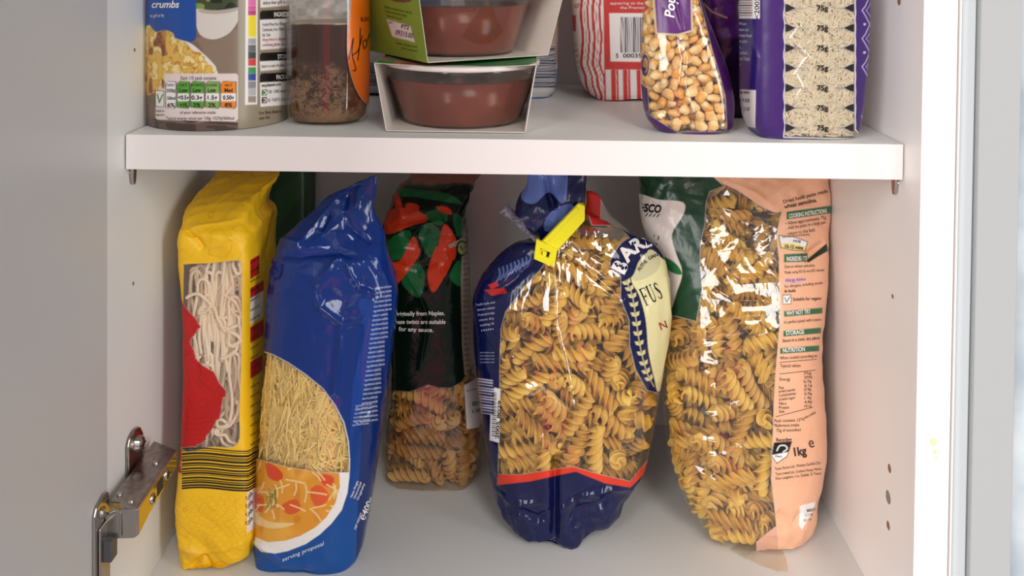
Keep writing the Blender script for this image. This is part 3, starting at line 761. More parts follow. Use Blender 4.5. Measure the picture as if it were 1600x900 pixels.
for k in range(34):
    x, y, a, L_ = r_.uniform(398, 525), r_.uniform(722, 800), r_.uniform(-1.2, 1.2) + (1.2 if r_.random() < .5 else 0), r_.uniform(12, 32)
    pts = [(x, y), (x + L_ * .5 * math.cos(a) + 2, y + L_ * .5 * math.sin(a)), (x + L_ * math.cos(a), y + L_ * math.sin(a))]
    m = stroke(X, Y, spline(pts, False), 2.2) * ms; pC.put(m, lin('#f4d796'))
for k in range(16): pC.put(stroke(X, Y, [(424 + r_.uniform(-8, 8), 775 + r_.uniform(-14, 16)), (424 + r_.uniform(-10, 10), 778 + r_.uniform(-14, 20))], 1.2) * ms, lin('#6f7a2c'))
matC = film_mat('blue vermicelli film', rough=.14, bump=.3, bscale=30, clear_gloss=.06, coat=.0)
Cc.text('serving proposal', 441, 878, 6, 22, (.75, .85, .95), shear=.3, maxw=72)
Cc.text('℮400g', 569, 814, 9, 66, WHITE, bold=.02, maxw=38)
for k in range(4): Cc.text(('Oryginalny', 'Wermiszel', 'Netto Weight', '(NET WEIGHT)')[k], (560, 555, 550, 556)[k], (782, 780, 778, 828)[k], 3.6, 68, WHITE, maxw=28)
for k in range(30): Cc.text(('durum wheat semolina pasta', 'ingredientes semola', 'makaron z pszenicy', 'informations nutrition')[k % 4], 588 - k * .9, 452 + k * 7.2, 3.9, 8, (.62, .70, .90), maxw=24 + (k * 7) % 6)
for k in range(6): Cc.text('best before see pack', 556 - k, 636 + k * 6, 3.6, 8, (.5, .6, .85), maxw=26)
eC = empty('vermicelli_bag', (.13, .09, 0), 'tall blue bag of short vermicelli with a soup picture, beside the yellow packet', 'pasta bag')
Cc.build('wrapper', pC, matC, eC)
# loose short vermicelli: rods in layers behind the clear film
paths = []; r_ = np.random.default_rng(5)
while len(paths) < 2600:
    px, py = r_.uniform(392, 552), r_.uniform(535, 770)
    if poly(np.array([px]), np.array([py]), clear)[0] < .1 and r_.uniform() > .12: continue
    h = Cc.hit(px, py, 0)
    if h is None: continue
    v = ray(px, py); v = v / np.linalg.norm(v); dep = .0022 + r_.uniform(0, 1) * .014; c_ = h + v * dep
    a = r_.normal(1.45 if r_.uniform() < .62 else .55, .42) * r_.choice([1, 1, -1]); L_ = r_.uniform(.010, .019)
    dv_ = np.array([math.cos(a), r_.normal() * .14, math.sin(a)]) ; dv_ /= np.linalg.norm(dv_)
    e0, e1 = c_ - dv_ * L_, c_ + dv_ * L_; b = r_.normal(size=3) * .0006
    if Cc.sd(e0)[0] < .0012 or Cc.sd(e1)[0] < .0012: continue
    paths.append([e0, (e0 + e1) / 2 + b, e1])
V, Q, P_ = tubes_mesh(paths, .00084, 7)
verm = mat('vermicelli', lin('#f6dd94'), rough=.4, noise=(50, .7, lin('#e8c46c')))
tagp(link('vermicelli', mesh_np('vermicelli', V, Q, P_, mats=[verm])), 'short yellow vermicelli strands seen through the window of the blue bag', 'pasta', kind='stuff')

# ------------------------------------------------------------------ D: dark green and red fusilli bag
def dispD(P, t):
    d = crumple(.0066, .0026, .0013, 32, 85, 41, (.52, .14))(P, t)
    for pts, dep, w in (([(605, 352), (640, 345), (668, 338)], .004, 5), ([(612, 300), (625, 330), (630, 345)], -.003, 5), ([(640, 375), (660, 350), (690, 345), (712, 365)], -.003, 6), ([(637, 430), (655, 460), (668, 490), (664, 530), (655, 580)], -.0028, 4),
                        ([(610, 410), (650, 422), (700, 404)], .0022, 6), ([(688, 320), (700, 350)], .003, 5), ([(636, 645), (655, 680), (662, 692), (700, 652)], -.002, 5), ([(598, 770), (620, 765)], .003, 6)):
        d = d + valley(P, pts, dep, w)
    return d
D = Film([(602, 768, 738, 771, .168, .240, 3.4), (597, 752, 748, 752, .166, .244, 3.4), (596, 700, 753, 695, .165, .248, 3.4), (602, 640, 748, 635, .166, .250, 3.2), (606, 580, 738, 580, .167, .252, 3.6), (604, 510, 730, 505, .168, .254, 4),
          (598, 440, 728, 440, .168, .256, 4), (590, 385, 726, 385, .170, .258, 4), (594, 350, 724, 352, .174, .260, 3.6), (606, 322, 728, 328, .182, .262, 3.4), (616, 298, 738, 302, .196, .264, 3.2), (632, 282, 748, 284, .214, .266, 3), (640, 268, 748, 268, .232, .264, 3)],
         ref=.12, nth=300, nrow=520, disp=dispD)
X, Y = D.X, D.Y
pD = Paint(X, Y, lin('#081a12'))
GR, RD = lin('#216b3c'), lin('#e0421f')
for pts, c in (([(582, 341), (607, 331), (626, 347), (628, 356), (600, 352)], GR), ([(601, 406), (602, 380), (632, 360), (643, 366), (636, 392), (626, 405)], GR), ([(612, 292), (650, 296), (700, 303), (722, 318), (700, 316), (650, 308), (622, 306)], GR),
               ([(669, 400), (656, 375), (656, 360), (669, 347), (684, 356), (688, 368), (679, 394)], GR), ([(652, 465), (628, 443), (636, 425), (651, 411), (663, 425), (662, 450)], GR), ([(702, 431), (719, 406), (720, 447)], GR), ([(708, 335), (722, 340), (724, 362), (714, 368)], GR),
               ([(664, 334), (690, 326), (700, 340), (690, 352), (676, 348)], GR),
               ([(677, 457), (668, 434), (673, 406), (685, 384), (704, 398), (706, 410), (694, 434)], RD), ([(685, 386), (694, 350), (707, 363), (713, 380), (710, 406), (695, 398)], RD),
               ([(618, 443), (609, 412), (626, 406), (645, 370), (654, 384), (655, 399), (632, 431)], RD), ([(606, 331), (640, 325), (665, 337), (667, 346), (645, 352), (603, 366)], RD), ([(612, 294), (624, 307), (629, 331), (621, 341), (616, 322)], RD),
               ([(634, 318), (655, 322), (650, 338), (660, 345), (640, 342)], RD), ([(681, 323), (700, 324), (706, 335), (690, 332)], RD), ([(590, 352), (600, 360), (604, 385), (596, 380)], RD)):
    pD.put(poly(X, Y, spline(pts, k=4)), c)
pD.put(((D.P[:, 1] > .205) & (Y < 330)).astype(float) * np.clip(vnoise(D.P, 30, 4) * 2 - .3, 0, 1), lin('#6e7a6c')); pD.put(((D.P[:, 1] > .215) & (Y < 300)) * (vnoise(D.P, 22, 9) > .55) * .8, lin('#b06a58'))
lab = [(722, 372), (700, 383), (703, 388), (722, 380), (720, 440), (722, 540), (726, 585), (738, 590), (770, 560), (770, 290), (735, 300), (728, 350)]
pD.fill(lab, lin('#b8a898'))
cl = [(580, 606), (610, 610), (640, 612), (655, 607), (668, 601), (685, 606), (705, 606), (722, 596), (735, 575), (745, 560), (800, 560), (800, 800), (580, 800)]
pD.fill(cl, lin('#b8a898'), .03)
pD.fill([(725, 602), (750, 588), (754, 660), (748, 668), (729, 671)], WHITE)
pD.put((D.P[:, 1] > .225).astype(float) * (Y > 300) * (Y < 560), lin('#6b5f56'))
pD.put((np.hypot((X - 722) / 8, (Y - 388) / 11) < 1).astype(float), lin('#a7b46a')); 
pD.put((np.abs(np.hypot((X - 722) / 8, (Y - 388) / 11) - 1) < .14).astype(float), BLACK)
D.text('V', 719, 393, 9, 0, lin('#2f5a2c'), bold=.01)
D.text('Originally from Naples.', 655, 493, 6.6, 1, WHITE, bold=.02, align='C', maxw=80)
D.text('These twists are suitable', 654, 506, 6.6, 0, WHITE, bold=.02, align='C', maxw=84, shear=.1)
D.text('for any sauce.', 650, 518, 6.6, -2, WHITE, bold=.02, align='C', maxw=54)
for k in range(26): D.text('nutrition typical'[:10 + k % 5], 724, 372 + k * 8.4, 4.2, 10, lin('#3a302c'), maxw=11)
D.text('SEP', 738, 634, 6, 8, BLACK, bold=.02); D.text('L 20', 738, 645, 5, 8, BLACK, bold=.02); D.text('Best before', 729, 612, 3, 12, lin('#443a60'), maxw=18)
matD = film_mat('dark green fusilli film', rough=.2, bump=.5, bscale=34, clear_gloss=.07, spec=.3, tint=(.95, .9, .82))
eD = empty('fusilli_bag', (.2, .20, 0), 'smaller dark green fusilli bag with red and green leaf shapes, set back behind the others', 'pasta bag')
D.build('wrapper', pD, matD, eD)

# ------------------------------------------------------------------ E: clipped navy fusilli bag
def dispE(P, t):
    d = crumple(.0035, .0068, .0011, 30, 75, 61, (.80, .27))(P, t) 
    for pts, dep, w in (([(868, 700), (866, 760), (868, 850)], .008, 7), ([(862, 390), (868, 440), (866, 500), (880, 560), (896, 640), (890, 700)], -.0030, 5), ([(880, 390), (930, 430), (975, 470)], .0025, 6), ([(890, 375), (950, 410), (1000, 425)], -.003, 5),
                        ([(850, 420), (825, 480), (808, 530)], -.002, 4), ([(768, 760), (800, 790), (860, 785)], -.002, 6), ([(870, 800), (920, 770), (990, 765)], -.003, 6), ([(880, 830), (905, 800), (960, 780)], .003, 8), ([(790, 790), (840, 815), (862, 800)], .003, 7),
                        ([(840, 400), (800, 440), (760, 470)], .002, 7), ([(790, 615), (850, 600), (895, 640)], -.0015, 6), ([(800, 710), (850, 680), (880, 690)], -.0015, 5), ([(1040, 430), (1046, 500), (1030, 600)], -.003, 6)):
        d = d + valley(P, pts, dep, w)
    return d
E = Film([(838, 850, 906, 858, .092, .112, 2.6), (796, 826, 934, 830, .089, .128, 2.5), (770, 778, 978, 780, .086, .148, 2.4), (764, 730, 1006, 728, .083, .160, 2.3), (754, 670, 1022, 670, .081, .165, 2.3), (746, 600, 1032, 600, .080, .166, 2.3),
          (739, 530, 1040, 530, .081, .158, 2.3), (738, 475, 1047, 470, .084, .150, 2.3), (752, 430, 1043, 420, .091, .143, 2.3), (782, 395, 1026, 383, .100, .138, 2.2), (812, 376, 975, 356, .106, .132, 2.2), (838, 372, 915, 333, .112, .126, 2.4), (842, 366, 908, 329, .114, .124, 2.4)],
         ref=.5, nth=400, nrow=640, disp=dispE)
X, Y = E.X, E.Y
NAVY = lin('#0c1345')
pE = Paint(X, Y, NAVY)
clr = [(856, 405), (842, 424), (820, 447), (790, 487), (783, 513), (781, 560), (780, 650), (778, 741), (812, 742), (855, 735), (895, 730), (945, 745), (985, 752), (1015, 715), (1060, 690), (1060, 610), (1030, 615), (1011, 610), (993, 577), (984, 540), (983, 500), (970, 467), (970, 427), (960, 405), (985, 372), (940, 330), (880, 330)]
mcl = pE.fill(clr, WHITE, .0)
pE.fill([(778, 741), (812, 742), (855, 735), (895, 729), (945, 743), (985, 752), (1015, 715), (1060, 680), (1060, 700), (1012, 735), (985, 762), (945, 755), (900, 737), (870, 743), (830, 752), (776, 758)], lin('#dd3a20'))
cream = lin('#e6dfa6')
pE.fill(spline([(986, 434), (1003, 402), (1017, 390), (1032, 402), (1050, 420), (1060, 480), (1050, 560), (1030, 612), (1022, 590), (1013, 547), (1009, 500), (999, 462)], k=4), cream)
pE.fill(spline([(1002, 404), (1017, 391), (1032, 403), (1026, 424), (1000, 438), (988, 434)], k=4), lin('#cfcaa0'))
# navy arc with the lettering and the leaf border
pE.fill(spline([(953, 415), (962, 392), (975, 376), (992, 370), (1006, 378), (1012, 393), (1000, 403), (988, 432), (972, 432)], k=4), NAVY)
pE.fill([(916, 262), (950, 300), (960, 352), (925, 352), (918, 330)], lin('#c0201c'))
gold_c = lin('#d9cf94')
lc = spline([(978, 438), (988, 462), (994, 500), (1000, 540), (1010, 580), (1022, 604)], False, 8)
for i in range(3, len(lc) - 3, 3):
    d = lc[i + 1] - lc[i - 1]; d = d / np.linalg.norm(d); n_ = np.array([-d[1], d[0]])
    for sg in (-1, 1):
        b = lc[i]; tip = b + d * -8 + n_ * sg * 7; mid = b + d * -2 + n_ * sg * 5.5; m2 = b + d * -7 + n_ * sg * 2.0
        pE.put(poly(X, Y, [b, mid, tip, m2]), gold_c)
pE.line(lc, 1.3, gold_c)
# left flank: barcode labels
pE.fill([(744, 590), (770, 594), (768, 648), (750, 645)], lin('#d6d2dc')); pE.fill([(768, 604), (782, 608), (780, 692), (765, 688)], WHITE)
for k in range(12): pE.put(stroke(X, Y, [(742, 593 + k * 4.4), (771, 597 + k * 4.4)], 1.8 + .8 * (k % 3)), lin('#2a2c66'), 1)
for k in range(22): pE.put(stroke(X, Y, [(769, 613 + k * 3.2), (775, 614 + k * 3.2)], 1.1 + .6 * (k % 2)), BLACK, 1)
pE.fill([(762, 445), (776, 440), (780, 446), (768, 452)], lin('#c52a28')); pE.fill([(756, 453), (788, 450), (792, 458), (768, 462)], lin('#b8201f'))
for k in range(9): pE.put(stroke(X, Y, spline([(776 + k * 6, 440 - k * 3.4), (781 + k * 6, 430 - k * 3.2), (780 + k * 6, 420 - k * 2.6)], False), 2.6), lin('#5f6ea8'))
matE = film_mat('navy fusilli film', rough=.16, bump=.55, bscale=34, clear_gloss=.10, clear_rough=.05)
E.text('B', 974, 430, 22, 62, WHITE, bold=.04); E.text('A', 981, 410, 22, 50, WHITE, bold=.04); E.text('R', 994, 396, 21, 36, WHITE, bold=.04); E.text('E', 1008, 388, 17, 22, WHITE, bold=.03)
E.text('AUTHE', 999, 424, 5.5, 50, BLACK, bold=.02, maxw=20); E.text('LIAN', 1014, 406, 5.5, 22, BLACK, bold=.02, maxw=16)
# big condensed serif word, drawn from strokes
def serif(film, word, px, py, h, rot, rgb, sx=.55):
    G = {'F': [((0, 0), (0, 1), .2), ((0, 1), (.62, 1), .07), ((0, .52), (.42, .52), .07), ((-.16, 0), (.2, 0), .06), ((-.16, 1), (0, 1), .06), ((.62, .78), (.62, 1), .05), ((.42, .4), (.42, .64), .05)],
         'U': [((.1, .25), (.1, 1), .2), ((.1, .25), (.22, .03), .16), ((.22, .03), (.5, .03), .09), ((.5, .03), (.64, .25), .07), ((.64, .25), (.64, 1), .06), ((-.06, 1), (.28, 1), .06), ((.5, 1), (.8, 1), .06)],
         'S': [((.6, .82), (.45, .97), .07), ((.45, .97), (.2, .95), .08), ((.2, .95), (.1, .76), .14), ((.1, .76), (.55, .35), .2), ((.55, .35), (.5, .08), .14), ((.5, .08), (.2, .03), .07), ((.2, .03), (.04, .2), .07)],
         'I': [((.2, 0), (.2, 1), .2), ((.02, 0), (.38, 0), .06), ((.02, 1), (.38, 1), .06)]}
    c_, s_ = math.cos(math.radians(rot)), math.sin(math.radians(rot)); x = 0
    for ch in word:
        for a, b, w in G[ch]:
            a, b = np.array(a) * [1, 1], np.array(b); d = b - a; d = d / np.linalg.norm(d); n_ = np.array([-d[1], d[0]]) * w / 2
            def M_(q): u_, v_ = (q[0] + x) * h * sx, q[1] * h; return (px + u_ * c_ - v_ * s_, py - (u_ * s_ + v_ * c_))
            film.quad_strip((M_(a + n_), M_(b + n_)), (M_(a - n_), M_(b - n_)), 5, rgb)
        x += {'F': .85, 'U': 1.02, 'S': .85, 'I': .6}[ch]
serif(E, 'FUS', 1011, 477, 27, 24, BLACK, .42)
E.text('N', 1032, 516, 12, 20, lin('#a02c2c'), bold=.01)
E.text('1kg℮', 980, 724, 12, 24, lin('#201a20'), bold=.005, maxw=24)
E.text('2005 8029', 779, 686, 5, 86, BLACK, bold=.02, maxw=60)
for k in range(6): E.text(('Fusilli made with', 'durum wheat', 'Produced in Italy', 'store dry', 'cooking 10', 'min')[k], 744 + k * 1.5, 478 + k * 8, 3.6, 8, (.55, .6, .8), maxw=30 - k * 2)
for k in range(4): E.text('best before end', 750, 552 + k * 5, 2.6, 0, (.4, .45, .7), maxw=22)
eE = empty('fusilli_bag', (.3264, .12, 0), 'plump navy and clear fusilli bag, gathered at the top and closed with a yellow clip', 'pasta bag')
oE = E.build('wrapper', pE, matE, eE, 'navy printed film with a clear window')
# gathered film above the clip
T = Film([(840, 372, 910, 331, .112, .126, 2.2), (822, 360, 914, 318, .106, .130, 2.2), (800, 340, 917, 305, .104, .134, 2.4), (808, 312, 918, 294, .106, .136, 2.4), (820, 286, 918, 280, .112, .136, 2.4), (824, 266, 918, 262, .116, .132, 2.4)],
         ref=.5, nth=220, nrow=200, base=None, disp=lambda P, t: crumple(.0, .0, .0048, 40, 85, 71)(P, t) + valley(P, [(850, 270), (866, 330)], .006, 7) + valley(P, [(885, 275), (880, 320)], -.004, 6))
X, Y = T.X, T.Y; pT = Paint(X, Y, NAVY)
pT.fill(spline([(820, 240), (880, 240), (886, 300), (878, 318), (858, 300), (836, 318), (818, 314), (815, 300)], k=4), lin('#5e74b8'))
pT.fill(spline([(850, 350), (862, 330), (890, 318), (898, 330), (884, 346), (856, 362)], k=4), lin('#4c62a6'))
T.build('gathered_top', pT, film_mat('navy film inside out', rough=.24, bump=.3, bscale=30), eE, 'crumpled film above the clip')
# striped flap sticking out left of the clip
bm = bmesh.new(); n = 14; rows_ = []
for i in range(n):
    t = i / (n - 1); a = WY(780 + 56 * t, 333 + 46 * t ** 1.2, .106 + .004 * math.sin(t * 9)); b = WY(793 + 48 * t, 318 + 50 * t, .112 + .004 * math.sin(t * 9))
    rows_.append((bm.verts.new(a), bm.verts.new((a + b) / 2 + [0, -.002, 0]), bm.verts.new(b)))
for p, q in zip(rows_[:-1], rows_[1:]):
    for j in (0, 1): bm.faces.new((p[j], q[j], q[j + 1], p[j + 1]))
o = bm_obj('film_flap', bm, mat('striped flap', lin('#8d8790'), rough=.35, noise=(400, 1, lin('#4a4658'))), eE, smooth=True); md = o.modifiers.new('s', 'SOLIDIFY'); md.thickness = .0004
# red back of the film seen right of the clip
T2 = Film([(905, 372, 1005, 385, .128, .142, 2.2), (906, 350, 985, 362, .128, .142, 2.2), (912, 325, 955, 335, .129, .141, 2.2), (914, 302, 940, 306, .130, .138, 2.4), (915, 296, 934, 300, .132, .136, 2.4)],
          ref=.5, nth=140, nrow=120, base=None, disp=crumple(.0, .0, .0022, 40, 85, 75))
pT2 = Paint(T2.X, T2.Y, WHITE, .10); pT2.fill([(900, 280), (940, 290), (938, 345), (905, 345)], lin('#c3221c')); pT2.fill([(905, 343), (950, 345), (948, 356), (905, 354)], lin('#1a1f50')); pT2.fill([(908, 350), (935, 358), (925, 378), (900, 372)], lin('#c24a3c'), .7)
T2.build('folded_film', pT2, film_mat('clear folded film', rough=.25, bump=.4, bscale=40, clear_gloss=.1), eE, 'red and clear film folded behind the clip')

# yellow bag clip: two jaws and a latch
yel = mat('yellow clip plastic', lin('#f4ea1e'), rough=.32, spec=.5)
ec = empty('bag_clip', tuple(WY(872, 368, .104)), 'bright yellow plastic clip gripping the neck of the navy fusilli bag', 'clip')
def pt(px, py, Y): return WY(px, py, Y)
bm = bmesh.new(); prism(bm, [pt(840, 384, .101), pt(904, 318, .101), pt(914, 322, .101), pt(914, 345, .101), pt(868, 396, .101), pt(838, 392, .101)], (0, .0045, 0)); bm_obj('front_jaw', bm, yel, ec, bevel=.0012)
bm = bmesh.new(); prism(bm, [pt(849, 376, .0995), pt(900, 324, .0995), pt(905, 328, .0995), pt(854, 382, .0995)], (0, .002, 0)); bm_obj('jaw_ridge', bm, yel, ec, bevel=.0006)
bm = bmesh.new(); prism(bm, [pt(842, 378, .128), pt(904, 316, .128), pt(914, 322, .128), pt(914, 342, .128), pt(868, 392, .128), pt(842, 388, .128)], (0, .004, 0)); bm_obj('back_jaw', bm, yel, ec, bevel=.0012)
bm = bmesh.new(); prism(bm, [pt(904, 318, .104), pt(914, 322, .104), pt(914, 340, .104), pt(908, 346, .104)], (0, .028, 0)); bm_obj('hinge', bm, yel, ec, bevel=.001)
bm = bmesh.new()   # latch: a frame with a slot
o_ = [(838, 374), (871, 390), (866, 419), (834, 405)]; i_ = [(845, 388), (860, 395), (857, 404), (843, 398)]
Oa = [pt(*q, .0985) for q in o_]; Ia = [pt(*q, .0985) for q in i_]; va = [bm.verts.new(q) for q in Oa]; vb = [bm.verts.new(q) for q in Ia]; vc = [bm.verts.new(q + [0, .005, 0]) for q in Oa]; vd = [bm.verts.new(q + [0, .005, 0]) for q in Ia]
for i in range(4):
    j = (i + 1) % 4; bm.faces.new((va[i], va[j], vb[j], vb[i])); bm.faces.new((vc[j], vc[i], vd[i], vd[j])); bm.faces.new((va[j], va[i], vc[i], vc[j])); bm.faces.new((vb[i], vb[j], vd[j], vd[i]))
bm_obj('latch', bm, yel, ec, bevel=.0008)
bm = bmesh.new(); prism(bm, [pt(838, 380, .101), pt(848, 384, .101), pt(845, 404, .101), pt(836, 400, .101)], (0, .030, 0)); bm_obj('latch_arm', bm, yel, ec, bevel=.0008)
bm = bmesh.new(); prism(bm, [pt(848, 392, .1005), pt(855, 395, .1005), pt(853, 402, .1005), pt(847, 399, .1005)], (0, .004, 0)); bm_obj('catch', bm, yel, ec, bevel=.0004)

# ------------------------------------------------------------------ F: large peach and green fusilli bag
def dispF(P, t):
    d = crumple(.0042, .0036, .0015, 30, 80, 81, (.76, .15))(P, t)
    for pts, dep, w in (([(1140, 420), (1168, 374), (1212, 432), (1155, 436), (1140, 420)], -.0022, 5), ([(1168, 376), (1185, 405), (1200, 420)], .003, 8), ([(1115, 450), (1150, 470), (1205, 470)], -.002, 5), ([(1083, 530), (1140, 496), (1195, 492)], -.0022, 4), ([(1083, 532), (1150, 526), (1205, 512)], .002, 5),
                        ([(1115, 600), (1140, 640), (1170, 620)], -.002, 5), ([(1086, 652), (1120, 648), (1166, 700), (1066, 680)], -.0022, 4), ([(1070, 720), (1110, 712), (1160, 708)], -.002, 4), ([(1072, 724), (1110, 745), (1142, 770)], -.0022, 4),
                        ([(1292, 380), (1255, 405)], .006, 7), ([(1115, 320), (1180, 340), (1222, 342)], -.002, 5), ([(1215, 800), (1240, 820), (1255, 800)], .003, 6), ([(1130, 280), (1180, 300), (1210, 325)], -.002, 6)):
        d = d + valley(P, pts, dep, w)
    return d
Ff = Film([(1118, 842, 1240, 862, .090, .135, 2.6), (1090, 818, 1256, 834, .087, .150, 2.5), (1062, 764, 1276, 770, .085, .168, 2.5), (1040, 695, 1287, 700, .085, .178, 2.5), (1033, 620, 1284, 620, .087, .184, 2.5), (1033, 550, 1280, 550, .091, .188, 2.5),
           (1040, 490, 1284, 490, .096, .190, 2.5), (1036, 425, 1290, 420, .112, .196, 2.5), (1008, 365, 1294, 365, .126, .200, 2.6), (997, 305, 1296, 300, .138, .205, 2.8), (996, 262, 1294, 262, .146, .205, 3), (1000, 240, 1290, 238, .150, .200, 3)],
          ref=.5, nth=400, nrow=660, disp=dispF)
X, Y = Ff.X, Ff.Y
peach, DG = lin('#f0b894'), lin('#143f27')
pF = Paint(X, Y, peach)
pF.fill([(900, 480), (1044, 491), (1087, 502), (1094, 400), (1100, 317), (1108, 290), (1130, 285), (1235, 320), (1222, 327), (1213, 367), (1217, 402), (1218, 509), (1212, 580), (1209, 635), (1205, 749), (1211, 800), (1213, 822), (1182, 847), (1184, 900), (900, 900)], WHITE, 0.02)
pF.fill(spline([(1115, 240), (1115, 278), (1150, 296), (1193, 324), (1222, 330), (1250, 290), (1250, 240)], k=4), peach)
pF.fill([(940, 240), (1115, 240), (1116, 278), (1131, 291), (1109, 299), (1103, 317), (1101, 352), (1094, 381), (1094, 416), (1097, 452), (1088, 502), (1044, 491), (940, 480)], DG)
pF.fill(spline([(980, 303), (1000, 303), (1030, 312), (1067, 316), (1068, 335), (1050, 366), (1056, 395), (1066, 425), (1058, 455), (1043, 492), (1020, 470), (980, 430)], k=4), lin('#e9dfd8'))
pF.fill(spline([(1030, 400), (1044, 404), (1058, 414), (1066, 428), (1056, 428), (1042, 420)], k=4), lin('#2c7a48'))
# folded-in tuck on the right
pF.fill([(1258, 408), (1292, 380), (1294, 392), (1276, 402), (1264, 410)], lin('#12321f'))
pF.fill([(1183, 846), (1214, 822), (1216, 860), (1206, 874), (1183, 872)], lin('#f3b9a0'), .75)
GB = lin('#2f6b45')
heads = ((1229, 331, 1300, 343, 'COOKING INSTRUCTIONS', 8), (1225, 397, 1262, 410, 'INGREDIENTS', 2), (1225, 486, 1285, 495, 'WHY NOT TRY', 5), (1224, 517, 1283, 526, 'STORAGE', 5), (1219, 544, 1280, 553, 'NUTRITION', 4))
for (x0, y0, x1, y1, s_, rt) in heads:
    dy = -(x1 - x0) * math.tan(math.radians(rt)); pF.fill([(x0, y0), (x1, y0 + dy), (x1, y1 + dy), (x0, y1)], GB)
pF.fill([(1226, 436), (1256, 433), (1256, 441), (1226, 444)], lin('#dcb2c2'))
pF.fill([(1217, 368), (1240, 370), (1262, 378), (1258, 392), (1240, 390), (1220, 386)], WHITE); pF.fill([(1220, 380), (1240, 380), (1262, 386), (1256, 393), (1222, 389)], lin('#f0e08c'))
pF.line([(1217, 368), (1240, 370), (1262, 378), (1258, 392), (1240, 391), (1220, 387), (1217, 368)], 1.2, BLACK)
pF.fill([(1223, 461), (1236, 461), (1236, 475), (1223, 475)], WHITE); pF.line([(1223, 461), (1236, 461), (1236, 475), (1223, 475), (1223, 461)], 1.1, lin('#3a4a3a')); pF.line([(1226, 465), (1229, 472), (1234, 464)], 1.4, lin('#3a5a3a'))
pF.fill([(1210, 692), (1236, 690), (1230, 712), (1214, 723), (1205, 712)], WHITE); pF.fill([(1210, 692), (1237, 690), (1232, 706), (1206, 711)], BLACK); pF.line(spline([(1214, 704), (1218, 697), (1226, 696), (1230, 701), (1224, 706)], False), 2, WHITE); pF.line([(1205, 711), (1214, 724), (1230, 713), (1237, 690), (1210, 692), (1205, 711)], 1.1, BLACK)
pF.fill([(1250, 790), (1275, 784), (1270, 800), (1253, 828), (1248, 820)], WHITE)
TX = lin('#2c2220')
def t_(s_, x, y, h, rt=2, c=TX, b=.0, mw=None): Ff.text(s_, x, y, h, rt, c, bold=b, maxw=mw)
t_('Dried fusilli pasta made', 1224, 318, 5.5, 14, b=.01, mw=72); t_('wheat semolina.', 1226, 326, 6.3, 12, b=.02, mw=52)
for (x0, y0, x1, y1, s_, rt) in heads: t_(s_, x0 + 4, y1 - 2.2, 6.6, rt, WHITE, .02, {'COOKING INSTRUCTIONS': 60, 'INGREDIENTS': 32, 'WHY NOT TRY': 38, 'STORAGE': 29, 'NUTRITION': 35}[s_])
t_('• Allow approximately 75g', 1228, 352, 5.5, 9, mw=64); t_('- Add the pasta to a large pan', 1229, 359, 5.5, 9, mw=62); t_('return to the boil.', 1231, 368, 5.5, 9, mw=44)
t_('10-12 mins', 1225, 387, 5.5, -6, b=.03, mw=30); t_('HOB', 1239, 378, 4, -8, b=.02)
t_('Serve immediately', 1222, 372, 3.4, 6, mw=44)
t_('Durum wheat semolina.', 1226, 419, 4.6, 3, mw=48); t_('Made using EU & non-EU durum', 1226, 428, 4.6, 4, mw=62); t_('Allergy Advice', 1227, 440.5, 5, 4, lin('#7c4a66'), mw=32)
t_('For allergens, including cereals', 1226, 450, 4.6, 6, mw=60); t_('in bold.', 1226, 457, 4.6, 3, b=.03, mw=18); t_('Suitable for vegans', 1239, 470, 5.2, 2, b=.01, mw=44)
t_("It's perfect paired with a sauce", 1225, 506, 5, 5, mw=58); t_('Store in a cool, dry place', 1223, 535, 5, 5, b=.01, mw=58)
t_('When cooked according to', 1219, 562, 5, 4, mw=58); Ff.quad_strip(((1218, 566), (1276, 561)), ((1218, 566.8), (1276, 561.8)), 8, TX)
t_('Typical values', 1219, 574, 5, 1, mw=32); Ff.quad_strip(((1218, 584), (1274, 578)), ((1218, 584.8), (1274, 578.8)), 8, TX)
t_('Energy', 1218, 595, 5, 1, mw=17)
for k, s_ in enumerate(('Fat', 'of which saturates', 'Carbohydrate', 'of which sugars', 'Fibre', 'Protein', 'Salt')): t_(s_, 1217, 608 + k * 6.2, 4.6, 8 if k in (1, 2, 3) else 1, mw=(8, 26, 27, 26, 12, 16, 9)[k])
for k in range(9): t_(('75g', '593kJ', '0.7g', '0.1g', '27.8g', '0.9g', '1.4g', '4.8g', '<0.1g')[k], 1256 + (k % 2), 586 + k * 6.4, 4.4, 8, mw=12)
Ff.quad_strip(((1212, 651), (1270, 636)), ((1212, 651.8), (1270, 636.8)), 8, TX)
t_('Pack contains 13', 1210, 660, 5, 2, mw=40); t_('*Reference intake', 1209, 667.5, 5, 2, mw=40); t_('75g of uncooked', 1213, 675, 5, 2, mw=38); t_('75g when cooked', 1252, 658, 4.4, 28, mw=26)
t_('Recycling', 1213, 690, 5.2, 2, b=.02, mw=24); t_('Don\'t', 1211, 714, 3.2, -6, b=.02); t_('1kg', 1239, 713, 13, 8, b=.03, mw=22); t_('e', 1264, 700, 17, 10, mw=9)
t_('Tesco Stores Ltd., Welwyn Garden City', 1211, 735, 4.6, 8, mw=72); t_('Tesco Ireland Ltd., Gresham House, Marine', 1212, 743, 4.4, 7, mw=72); t_('Dun Laoghaire, Co. Dublin. © Tesco', 1212, 750, 4.4, 7, mw=72)
t_('BEST', 1261, 800, 4, 8, b=.02, mw=14); t_('0 11 20', 1258, 807, 3.6, 8, mw=12); t_('SC 14', 1256, 815, 3.6, 8, mw=12)
Ff.text('TESCO', 991, 329, 12, -5, BLACK, bold=.045, shear=.15, maxw=42)
for k in range(5): Ff.text('/', 1002 + k * 6, 337 + k * .5, 4.5, -5, BLACK, bold=.06, shear=.3, maxw=5)
Ff.text('FUSILLI', 982, 372, 15, -14, lin('#3a2a28'), bold=.0, maxw=46)
